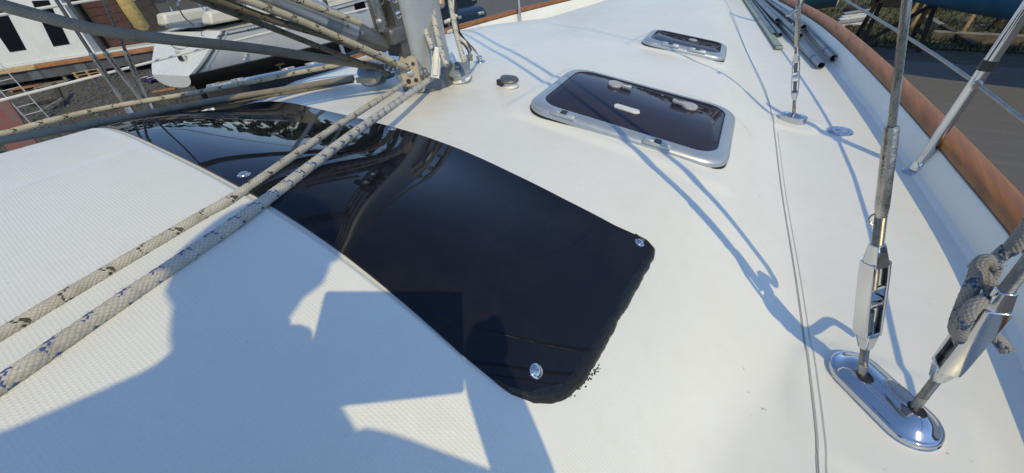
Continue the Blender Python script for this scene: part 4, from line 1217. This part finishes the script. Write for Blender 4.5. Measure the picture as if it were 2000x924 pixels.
# tan canvas bag hung over her stern rail and cloth under the transom
bgp = P(.5, -.9, -0.10)
tag(MB().rings([[bgp+V3((.16*s*math.cos(a), .16*s*math.sin(a), 0))+V3((.10, -.05, 1))*h for a in [2*PI*k/14 for k in range(14)]] for s, h in ((.6, -.55), (1, -.45), (1.05, -.1), (.95, .25), (.6, .33))]).build('outboard_cover', 'canvas_tan', None), 'tan canvas cover hanging on the stern rail of the beached yacht', 'cover')
c = V3((*gp(300, 158), GZ))
R_ = random.Random(11)
mb = MB()
rr = []
for i in range(9):
    rr.append([c+V3((-.6+1.2*i/8, -.30+.6*j/6, .06+.22*abs(noise.noise(V3((i*.6, j*.7, 2)))))) for j in range(7)])
mb.rings(rr, False, False, closed=False)
cl = mb.build('crumpled_flag', 'cloth_purple', None); tag(cl, 'crumpled purple and white cloth on the ground below the yacht stern', 'cloth')
ORIG[cl.name] = cl.location.copy(); ROOT[cl.name] = cl
for k in range(5):
    MB().box(c+V3((-.45+.22*k, -.18+.06*k, .17+.03*(k % 2))), (.12, .22, .01), frame(V3((.5, .8, .1)))).build('white_stripe', 'boat_white', cl)
# steel prop stands under the yacht
for k, (s, w) in enumerate(((2.2, 1.25), (6.8, 1.35))):
    tp = P(s, w, -1.85); st = thing('prop_stand', ['steel prop stand under the stern quarter of the beached yacht', 'steel prop stand under the forward half of the beached yacht'][k], 'boat stand', (tp.x, tp.y, GZ), 'boat stands')
    MB().box(tp+lt*.05, (.22, .22, .03)).build('pad', 'wood_dark', st)
    for a in (0, 2.1, 4.2):
        f = V3((tp.x+.45*math.cos(a), tp.y+.45*math.sin(a), GZ))
        MB().tube([f, tp-V3((0, 0, .25))], .022, 8).build('leg', 'primer_grey', st)
    MB().tube([tp-V3((0, 0, .3)), tp], .025, 8).build('screw', 'steel_worn', st)

# white cabin cruiser on the left with two tall dark windows
A = at_z(0, 131, -2.5); B_ = at_z(186, 103, -2.5)
wd = (B_-A); wd.z = 0; wd.normalize(); wn_ = V3((wd.y, -wd.x, 0))        # wn_ points towards us
if wn_.dot(CAM-A) < 0: wn_ = -wn_
wb = thing('cabin_cruiser', 'white motor cruiser with two tall black windows at the far left', 'motor boat', (A.x, A.y, GZ))
def W(s, o, z): return V3((A.x, A.y, 0))+wd*s-wn_*o+V3((0, 0, z))
sc_ = (B_-A).length
Mw = frame(wd)
zt = 1.3
def wallp(nm, s0, s1, z0, z1, o0, o1, mat, par, bev=.0):
    rr = [[W(s0, o0, z0), W(s1, o0, z0), W(s1, o1, z0), W(s0, o1, z0)], [W(s0, o0, z1), W(s1, o0, z1), W(s1, o1, z1), W(s0, o1, z1)]]
    return MB().rings(rr).build(nm, mat, par, bevel=bev)
sk = .40     # cabin side leans inboard with height
cabn = MB().rings([[W(-6.0, 0, -2.5), W(sc_, 0, -2.5), W(sc_, 2.6, -2.5), W(-6.0, 2.6, -2.5)], [W(-6.0, sk, zt), W(sc_, sk, zt), W(sc_, 2.3, zt), W(-6.0, 2.3, zt)]]).build('cabin', 'boat_white', wb, bevel=.02)
def on_side(px, py):
    """point on the leaning cabin side in line of sight"""
    n = (W(1, 0, -2.5)-W(0, 0, -2.5)).cross(W(0, sk, zt)-W(0, 0, -2.5)).normalized()
    v = ray(px, py); p0 = W(0, 0, -2.5); return CAM+v*((p0-CAM).dot(n)/v.dot(n)), n
for quad in (((-40, 15), (8, 15), (52, 97), (20, 102)), ((62, 2), (95, 0), (137, 86), (105, 91)), ((-160, 20), (-110, 15), (-62, 112), (-100, 118))):
    pts = []
    for q in quad:
        p, n = on_side(*q); n = n if n.dot(CAM-p) > 0 else -n
        pts.append(p+n*.006)
    fr_ = MB(); fr_.rings([pts, [p+n*.012 for p in pts]]); wnd = fr_.build('window', 'window_black', wb)
    c_ = sum(pts, V3())/4
    MB().rings([[c_+(p-c_)*.9+n*.0125 for p in pts], [c_+(p-c_)*.9+n*.016 for p in pts]]).build('pane', 'pane_black', wnd)
dr = wallp('aft_bulkhead', sc_+.02, sc_+3.2, -2.5, zt, .9, 1.0, 'wood_dark', wb)
for k in range(9):
    wallp('door_plank', sc_+.40, sc_+1.75, -2.47+.34*k, -2.47+.34*k+.325, .85-.008*(k % 2), .895, 'door_brown', wb, .012)
wallp('door_post', sc_+.10, sc_+.26, -2.5, zt, .6, .9, 'boat_black', wb)
wallp('side_deck', -6.0, 9.0, -2.59, -2.5, -.12, 2.6, 'boat_white', wb, .02)
wallp('rubbing_strake', -6.0, .35*sc_, -2.80, -2.59, -.2, .0, 'wood_pale', wb, .03)
wallp('rubbing_strake', .35*sc_+.01, 9.0, -2.79, -2.60, -.18, .0, 'wood_orange', wb, .03)
wallp('hull_side', -6.0, 9.0, -3.25, -2.8, -.08, 2.5, 'primer_grey', wb, .02)
for s0 in (.9, 2.9):
    wallp('hull_patch', s0, s0+.45, -3.22, -2.85, -.095, -.085, 'galvanised', wb)
wallp('hull_bottom', -6.0, 9.0, -3.40, -3.25, .9, 2.3, 'boat_black', wb)
for k, s in enumerate((-.9, 2.0, 4.4)):
    tag(wallp('support_post', s, s+.14, GZ, -3.25, .0, .16, 'wood_grey', None), ['grey timber prop under the left end of the white cruiser', 'grey timber prop under the middle of the white cruiser', 'grey timber prop under the right end of the white cruiser'][k], 'timber prop', 'timber props under the cruiser')

# pallets and loose timber under the cruiser
def pallet(o, yaw, label, mat='wood_grey', n=1, tilt=0.0):
    o = V3(o); t = thing('pallet', label, 'pallet', o, 'pallets in the yard')
    M = Matrix.Rotation(yaw, 3, 'Z') @ Matrix.Rotation(tilt, 3, 'X')
    for k in range(n):
        zz = .145*k
        for x in (-.52, 0, .52): MB().box(o+M @ V3((x, 0, .05+zz)), (.10, 1.0, .09), M).build('bearer', mat, t, smooth=False)
        for j in range(6): MB().box(o+M @ V3((0, -.45+.18*j, .105+zz)), (1.2, .11, .02), M).build('board', mat, t, smooth=False)
    return t
yw = math.atan2(wd.y, wd.x)
pallet((*gp(62, 172), GZ+.02), yw, 'low weathered pallet lying under the left half of the white cruiser', 'wood_orange')
pallet((*gp(108, 168), GZ+.02), yw+.1, 'grey pallet lying flat under the middle of the white cruiser')
pallet((*gp(190, 150), GZ+.02), yw+.05, 'pale stacked pallets beside the stern of the beached yacht', 'wood_pale', 3)
pallet((*gp(215, 128), GZ+.02), yw, 'grey pallet stack behind the shrouds under the right end of the cruiser', 'wood_grey', 4)
def plank(p, q, w, h, label, mat, group='loose timber'):
    tag(MB().bar(p, q, w, h).build('timber', mat, None, bevel=.005), label, 'timber', group)
plank(V3((*gp(85, 222), GZ+.10)), V3((*gp(132, 203), GZ+.22)), .14, .09, 'grey beam lying on the ground right of the ladder', 'wood_grey')
plank(V3((*gp(60, 210), GZ+.10)), V3((*gp(128, 195), GZ+.10)), .12, .10, 'dark beam lying behind the ladder foot', 'wood_dark')
plank(V3((*gp(125, 208), GZ)), V3((*gp(128, 190), GZ+.55)), .16, .16, 'short dark upright timber stub right of the ladder', 'wood_dark')
plank(V3((*gp(300, 182), GZ+.05)), V3((*gp(345, 175), GZ+.05)), .18, .06, 'rusty plank under the beached yacht', 'wood_orange')
plank(V3((*gp(400, 185), GZ+.12)), V3((*gp(450, 160), GZ+.12)), .5, .24, 'thick wooden keel block beside the yacht keel', 'wood_pale')
# aluminium ladder leaning at the left edge
l0, l1 = V3((*gp(78, 236), GZ)), at_depth(-28, 120, 13.6)
ld = (l1-l0).normalized(); ls = ld.cross(CAM-l0).normalized()
lad = thing('ladder', 'aluminium ladder leaning at the left edge of the picture', 'ladder', l0)
for s in (-1, 1): MB().bar(l0+ls*(.27*s), l1+ls*(.27*s), .07, .028, ls).build('stile', 'alu_ladder', lad)
nr = int((l1-l0).length/.30)
for k in range(1, nr): MB().tube([l0+ld*(.30*k)-ls*.27, l0+ld*(.30*k)+ls*.27], .018, 8).build('rung', 'alu_ladder', lad)
# red and white board standing at the left edge
b0, b1 = at_depth(38, 252, 8.0), at_depth(-30, 250, 8.0)
rb = thing('notice_board', 'faded red and white painted board standing below the ladder', 'board', b0)
ue = V3((0, 0, 1)); be = (b0-b1).normalized()
top_l = at_depth(14, 192, 7.3)
MB().rings([[b1-ue*.6, b0-ue*.6, top_l, top_l-be*.8], [b1-ue*.6+V3((-.05, .02, 0)), b0-ue*.6+V3((-.05, .02, 0)), top_l+V3((-.05, .02, 0)), top_l-be*.8+V3((-.05, .02, 0))]]).build('panel', 'red_board', rb)
MB().box(b0+V3((-.1, -.1, .02)), (.18, .1, .06)).build('rag', 'boat_white', rb, bevel=.02)

# ------------------------------------------------------------------ parked car beyond the bow
def car(o, yaw):
    M = Matrix.Rotation(yaw, 3, 'Z'); o = V3(o)
    t = thing('parked_car', 'dark blue car parked beyond the port rail beside the mast', 'car', o)
    def P(x, y, z): return o+M @ V3((x, y, z))
    prof = [(-2.0, .35), (-2.02, .7), (-1.9, .98), (-1.2, 1.02), (-.6, 1.02), (1.1, 1.0), (1.75, .92), (2.05, .78), (2.1, .45), (2.0, .3), (-1.95, .3)]
    rr = [[P(x, w*(1 if 0 < i < 99 else 1), z) for x, z in prof] for i, w in enumerate((-.86, -.88, .88, .86))]
    body = MB().rings(rr).build('body', 'car_blue', t, bevel=.05)
    cab = [(-1.75, 1.0), (-1.45, 1.42), (-.2, 1.48), (.35, 1.44), (1.05, 1.0)]
    MB().rings([[P(x, w*(1 if z < 1.1 else .82), z) for x, z in cab] for w in (-.82, .82)]).build('cabin', 'car_blue', t, bevel=.05)
    def glass(q, nm):
        n = (q[1]-q[0]).cross(q[2]-q[0]).normalized(); c_ = sum(q, V3())/4
        if n.dot(c_-P(-.3, 0, 1.1)) < 0: n = -n
        MB().rings([[p+n*.002 for p in q], [p+n*.02 for p in q]]).build(nm, 'car_glass', t)
    for s in (-1, 1):
        glass([P(-1.5, s*.80, 1.06), P(-1.28, s*.70, 1.38), P(-.40, s*.69, 1.43), P(-.40, s*.80, 1.06)], 'side_window')
        glass([P(-.33, s*.80, 1.06), P(-.33, s*.69, 1.43), P(.26, s*.70, 1.39), P(.80, s*.80, 1.06)], 'side_window')
        MB().box(P(.62, s*.98, 1.06), (.12, .2, .14), M).build('mirror', 'black_plastic', t, bevel=.03)
        for x in (-1.25, 1.3):
            wl = MB().lathe(P(x, s*.70, .32), M @ V3((0, s, 0)), [(.32, 0), (.33, .05), (.33, .15), (.30, .19), (.20, .19)], 26).build('wheel', 'tyre', t)
            MB().lathe(P(x, s*.885, .32), M @ V3((0, s, 0)), [(.20, 0), (.18, .01), (.05, .02), (.01, .02)], 18).build('rim', 'alu_grey', wl)
        MB().box(P(2.03, s*.62, .74), (.12, .34, .14), M).build('headlight', 'alu_anodised', t, bevel=.03)
        MB().tube([P(-1.3, s*.62, 1.50), P(.1, s*.62, 1.53)], .02, 8).build('roof_rail', 'black_plastic', t)
    glass([P(.44, -.64, 1.40), P(1.0, -.76, 1.03), P(1.0, .76, 1.03), P(.44, .64, 1.40)], 'windscreen')
    for x in (-.9, -.1): MB().bar(P(x, -.64, 1.55), P(x, .64, 1.55), .05, .03).build('roof_bar', 'black_plastic', t)
    return t
cpos = gp(893, 52)
car((cpos[0], cpos[1], GZ+.016), math.radians(-28))

# ------------------------------------------------------------------ starboard side: boats on stands, timber, stakes
def shore_boat(O, fwd, L, B, label, bot, top, zs0, zwl, zk):
    t = thing('boat_on_stands', label, 'boat', (O[0], O[1], GZ), 'boats on stands to starboard')
    P, secs, trn = hull(t, V3((O[0], O[1], 0)), fwd, L, B, zs0, zs0+.35, zwl, zk, top, bot, transom=.3)
    fin(t, 'keel', P, L*.32, L*.6, L*.36, L*.56, zk+.3, GZ+.25, .14, bot)
    return t, P
bow = at_y(1742, -8, 14.3)
shore_boat((bow.x+11.3, 14.6), (-1.0, 0.0, 0), 11.5, 3.3, 'blue antifouled boat with navy topsides on timber supports at the upper right', 'antifoul_blue', 'navy', -.45, -1.5, -2.42)
shore_boat((at_y(1632, 20, 14.2).x, 14.4), (-1.0, .06, 0), 9.5, 3.0, 'dark teal hull seen just beyond the teak rail, left of the trestle', 'antifoul_teal', 'antifoul_teal', -.5, -1.5, -2.25)
# timber trestle under the blue boat
def trestle(p, yaw, h, label, mat='wood_dark'):
    p = V3(p); M = Matrix.Rotation(yaw, 3, 'Z'); t = thing('trestle', label, 'trestle', p, 'timber trestles')
    for sx in (-1, 1):
        for sy in (-1, 1):
            MB().bar(p+M @ V3((sx*.75, sy*.38, 0)), p+M @ V3((sx*.62, sy*.10, h)), .11, .11).build('leg', mat, t, smooth=False)
        MB().bar(p+M @ V3((sx*.70, -.30, h*.3)), p+M @ V3((sx*.70, .30, h*.3)), .05, .12).build('brace', mat, t, smooth=False)
    MB().bar(p+M @ V3((-.95, 0, h)), p+M @ V3((.95, 0, h)), .16, .16).build('top_beam', mat, t, smooth=False)
    MB().bar(p+M @ V3((-.7, -.32, h*.15)), p+M @ V3((.66, -.16, h*.8)), .04, .11).build('brace', mat, t, smooth=False)
    return t
trestle((*gp(1725, 95), GZ), .25, 1.6, 'dark timber trestle standing under the bow of the blue boat')
trestle((*gp(2010, 62), GZ), .1, 1.5, 'dark timber trestle under the blue boat at the right edge')
plank(V3((*gp(1815, 78), GZ+.14)), V3((*gp(2040, 92), GZ+.14)), .26, .24, 'long weathered baulk lying along the edge of the asphalt', 'wood_grey')
plank(V3((*gp(1828, 70), GZ+.30)), V3((*gp(1900, 96), GZ+.10)), .14, .10, 'short beam propped across the long weathered baulk', 'wood_dark')
plank(V3((*gp(1560, 110), GZ+.10)), V3((*gp(1700, 108), GZ+.10)), .30, .20, 'dark baulk lying behind the teak rail', 'wood_dark')
plank(V3((*gp(1850, 22), GZ+.2)), V3((*gp(1700, 12), GZ+.2)), .4, .4, 'heavy squared timber on the grass behind the stakes', 'wood_dark')
plank(V3((*gp(1800, 40), GZ+.1)), V3((*gp(1835, 60), GZ+.1)), .18, .18, 'short squared timber on the grass between two stakes', 'wood_grey')
for k, (q, ln, lean) in enumerate((((1777, 57), 1.15, .15), ((1876, 71), 1.05, .05), ((1752, 73), 1.0, .10))):
    b0 = V3((*gp(*q), GZ))
    tag(MB().bar(b0, b0+V3((lean, .05, ln)), .085, .06).build('stake', 'wood_pale', None), ['pale wooden stake just right of the thick wire shroud', 'pale wooden stake farthest right, in front of the blue boat', 'pale wooden stake partly hidden by the thick wire shroud'][k], 'stake', 'pale stakes in the grass')
for k in range(6):
    a0 = V3((*gp(1628+3*k, 58-4*k), GZ+.10+.05*(k % 3))); a1 = V3((*gp(1692+2*k, 50-4*k), GZ+.10+.05*(k % 3)))
    tag(MB().bar(a0, a1, .14, .06).build('metal_section', 'alu_ladder' if k % 2 else 'boat_white', None), 'pale metal section, %s in the pile behind the teak rail' % ['nearest', 'second nearest', 'third nearest', 'fourth nearest', 'second farthest', 'farthest'][k], 'metal section', 'pile of metal sections')
tc = V3((*gp(1668, 26), GZ+.12))
ty = thing('old_tyre', 'old black tyre lying in the grass behind the trestle', 'tyre', tc)
MB().tube([tc+V3((.30*math.cos(a), .30*math.sin(a), 0)) for a in [2*PI*k/24 for k in range(25)]], .11, 12).build('casing', 'tyre', ty)
MB().tube([tc+V3((.21*math.cos(a), .21*math.sin(a), .03)) for a in [2*PI*k/24 for k in range(25)]], .02, 8).build('bead', 'rubber', ty)

# wood closing the horizon round the yard, seen only as reflections in glass and metal
R_ = random.Random(21); mb = MB()
for k in range(9000):
    a = R_.uniform(0, 2*PI); r = 75+R_.uniform(-6, 10)
    hmax = 11+4.5*noise.noise(V3((math.cos(a)*5, math.sin(a)*5, 1)))+2*noise.noise(V3((math.cos(a)*19, math.sin(a)*19, 4)))
    z = GZ+hmax*R_.random()**.8
    c = V3((r*math.cos(a), r*math.sin(a), z)); e1 = V3((R_.gauss(0, 1), R_.gauss(0, 1), R_.gauss(0, 1))).normalized(); e2 = e1.orthogonal().normalized(); q = R_.uniform(.6, 1.5)
    mb.add([c-e1*q, c+e2*q*.7, c+e1*q, c-e2*q*.7], [(0, 1, 2, 3)])
m, b, t = new_mat('far_foliage')
t.l.new(t.ramp(t.noise(t.obj(), .25, 4), [(.3, (.03, .042, .016)), (.7, (.075, .09, .035))]), b.inputs['Base Color']); b.inputs['Roughness'].default_value = .8
wood = mb.build('far_wood', 'far_foliage', None, smooth=False); wood['kind'] = 'stuff'; wood['label'] = 'belt of trees round the boatyard'
# ------------------------------------------------------------------ the photographer, kneeling behind the camera; only the shadow is in view
uh = V3((math.cos(SUN_AZ), math.sin(SUN_AZ), 0)); nh = V3((math.sin(SUN_AZ), -math.cos(SUN_AZ), 0)); TE = math.tan(SUN_EL)
def Q(u, vs, d):
    """u across the sunlight, vs height of its shadow edge, d towards the sun"""
    return CAM+uh*u+nh*d+V3((0, 0, vs+(d-.07)*TE))
def person():
    cr, cu, cf = RM.col[0], RM.col[1], RM.col[2]
    hr = CAM+cr*.045-cu*.06-cf*.035       # right hand
    hl_ = CAM-cr*.168-cu*.06-cf*.030      # left hand
    neck = Q(-.245, .07, .30); chest = Q(-.25, -.02, .31); belly = Q(-.25, -.16, .36); pel = Q(-.25, -.30, .42)
    pel.z = max(pel.z, .46)
    sl = Q(-.40, .0, .30); sr = Q(-.175, -.13, .30)
    el_l = Q(-.36, -.19, .20); el_r = Q(.03, -.36, .24)
    hipl = pel-uh*.10; hipr = pel+uh*.10
    dk = lambda p, h: V3((p.x, p.y, deck0(p.x, p.y)+h))
    kl = dk(hipl-nh*.13-uh*.03, .065); kr = dk(hipr-nh*.13+uh*.03, .065)
    al = dk(hipl+nh*.28, .06); ar = dk(hipr+nh*.28, .06)
    tl = dk(hipl+nh*.40, .03); tr = dk(hipr+nh*.40, .03)
    J = [pel, belly, chest, neck, neck+V3((0, 0, .07))-nh*.03, sl, el_l, hl_-cf*.05, sr, el_r, hr-cf*.05, hipl, kl, al, tl, hipr, kr, ar, tr]
    Rr = [.13, .125, .135, .055, .05, .065, .043, .030, .065, .045, .032, .095, .062, .040, .034, .095, .062, .040, .034]
    E_ = [(0, 1), (1, 2), (2, 3), (3, 4), (2, 5), (5, 6), (6, 7), (2, 8), (8, 9), (9, 10), (0, 11), (11, 12), (12, 13), (13, 14), (0, 15), (15, 16), (16, 17), (17, 18)]
    me = bpy.data.meshes.new('person_rig'); me.from_pydata([tuple(p) for p in J], E_, [])
    ob = bpy.data.objects.new('person_rig', me); col.objects.link(ob)
    sk = ob.modifiers.new('skin', 'SKIN'); sb = ob.modifiers.new('sub', 'SUBSURF'); sb.levels = 2
    for v, r in zip(me.skin_vertices[0].data, Rr): v.radius = (r, r)
    me.skin_vertices[0].data[0].use_root = True
    dg = bpy.context.evaluated_depsgraph_get()
    ev = bpy.data.meshes.new_from_object(ob.evaluated_get(dg))
    mb = MB(); mb.add([v.co.copy() for v in ev.vertices], [tuple(p.vertices) for p in ev.polygons])
    nb = len(mb.f)
    bpy.data.objects.remove(ob)
    # head with face, in the same continuous mesh
    hc = Q(-.235, .215, .27); look = (CAM+cf*1.5-hc).normalized(); M = frame(look, V3((0, 0, 1)))
    rr = []
    for i in range(1, 20):
        a = PI*i/20; ring = []
        for k in range(28):
            b = 2*PI*k/28; x, y, z = math.sin(a)*math.cos(b), math.sin(a)*math.sin(b), math.cos(a)
            w = .076*(1-.22*max(0, -z)); l_ = .095*(1-.10*max(0, -z)); h = .118
            p = V3((x*w, y*l_, z*h))
            if y > .9 and abs(x) < .25 and -.35 < z < .1: p.y += .02*(1-abs(x)/.25)*(1-abs(z+.15)/.25)
            if y > .85 and abs(abs(x)-.38) < .14 and abs(z-.08) < .12: p.y -= .006
            if abs(x) > .93 and abs(z) < .3 and -.3 < y < .25: p.x += math.copysign(.014, x)
            ring.append(hc+M @ p)
        rr.append(ring)
    mb.rings(rr)
    nhd = len(mb.f)
    # palms and fingers closed round the phone edges
    for hand, sgn in ((hr, 1), (hl_, -1)):
        c = hand-cf*.006
        mb.tube([c-cf*.055+cr*sgn*.01, c-cf*.02+cr*sgn*.012, c+cu*.02-cf*.006+cr*sgn*.012], [.026, .030, .022], 12)
        for k in range(4):
            r0 = c+cu*(.028-.019*k)-cf*.016+cr*sgn*.016
            ln = (.9, 1.0, .95, .75)[k]
            mb.tube(catmull([r0, r0+cr*sgn*.012*ln-cf*.004, r0+cr*sgn*.010*ln-cf*.012-cu*.004, r0-cr*sgn*.018*ln-cf*.016-cu*.006], .006), [.009]*1+[.0085]*0 if False else .0085, 8)
        mb.tube(catmull([c-cu*.02-cf*.02, c-cu*.034-cr*sgn*.012-cf*.014, c-cu*.022-cr*sgn*.030-cf*.012], .006), .0098, 8)
    o = mb.build('person', 'skin', None, angle=60)
    tag(o, 'person in dark shirt kneeling on the side deck, holding out a phone', 'person')
    o.data.materials.append(MATS['shirt']); o.data.materials.append(MATS['trousers'])
    off = o.location
    for p in o.data.polygons:
        if p.index >= nb: continue
        c = p.center+off
        i = min(range(len(J)), key=lambda k: (J[k]-c).length-Rr[k])
        p.material_index = 0 if i in (4, 7, 10) else (2 if i in (0, 11, 12, 13, 14, 15, 16, 17, 18) else 1)
    ROOT[o.name] = o; ORIG[o.name] = off.copy()
    hm = MB(); rr = []
    for i in range(0, 9):
        a = PI*(i+.4)/18; ring = []
        for k in range(28):
            b = 2*PI*k/28; x, y, z = math.sin(a)*math.cos(b), math.sin(a)*math.sin(b), math.cos(a)
            q = 1.14+.03*noise.noise(V3((x*4, y*4, z*4)))
            ring.append(hc+M @ V3((x*.09*q, y*.098*q-.008, z*.12*q)))
        rr.append(ring)
    hm.rings(rr, True, False).build('hair', 'hair', o)
    for s in (-1, 1):
        e = hc+M @ V3((s*.030, .083, .008))
        MB().lathe(e, look, [(.012, -.004), (.010, .003), (.004, .006), (.0005, .0065)], 14).build('eye', 'white_plastic', o)
    MB().box(hc+M @ V3((0, .085, -.055)), (.045, .008, .010), M).build('mouth', 'red_board', o, bevel=.003)
    # the phone itself
    ph = CAM-cr*.072-cu*.058-cf*.012
    Mp = Matrix((cr, cf, cu)).transposed()
    t = thing('phone', 'black phone held out level in front of the kneeling person', 'phone', ph)
    MB().box(ph, (.176, .009, .124), Mp).build('case', 'black_plastic', t, bevel=.003)
    MB().box(ph-cf*.0049, (.166, .0008, .114), Mp).build('screen', 'car_glass', t)
    MB().lathe(CAM-cf*.0078-cr*.02, cf, [(.006, 0), (.006, .0015), (.004, .002), (.0005, .002)], 16).build('lens', 'car_glass', t)
person()
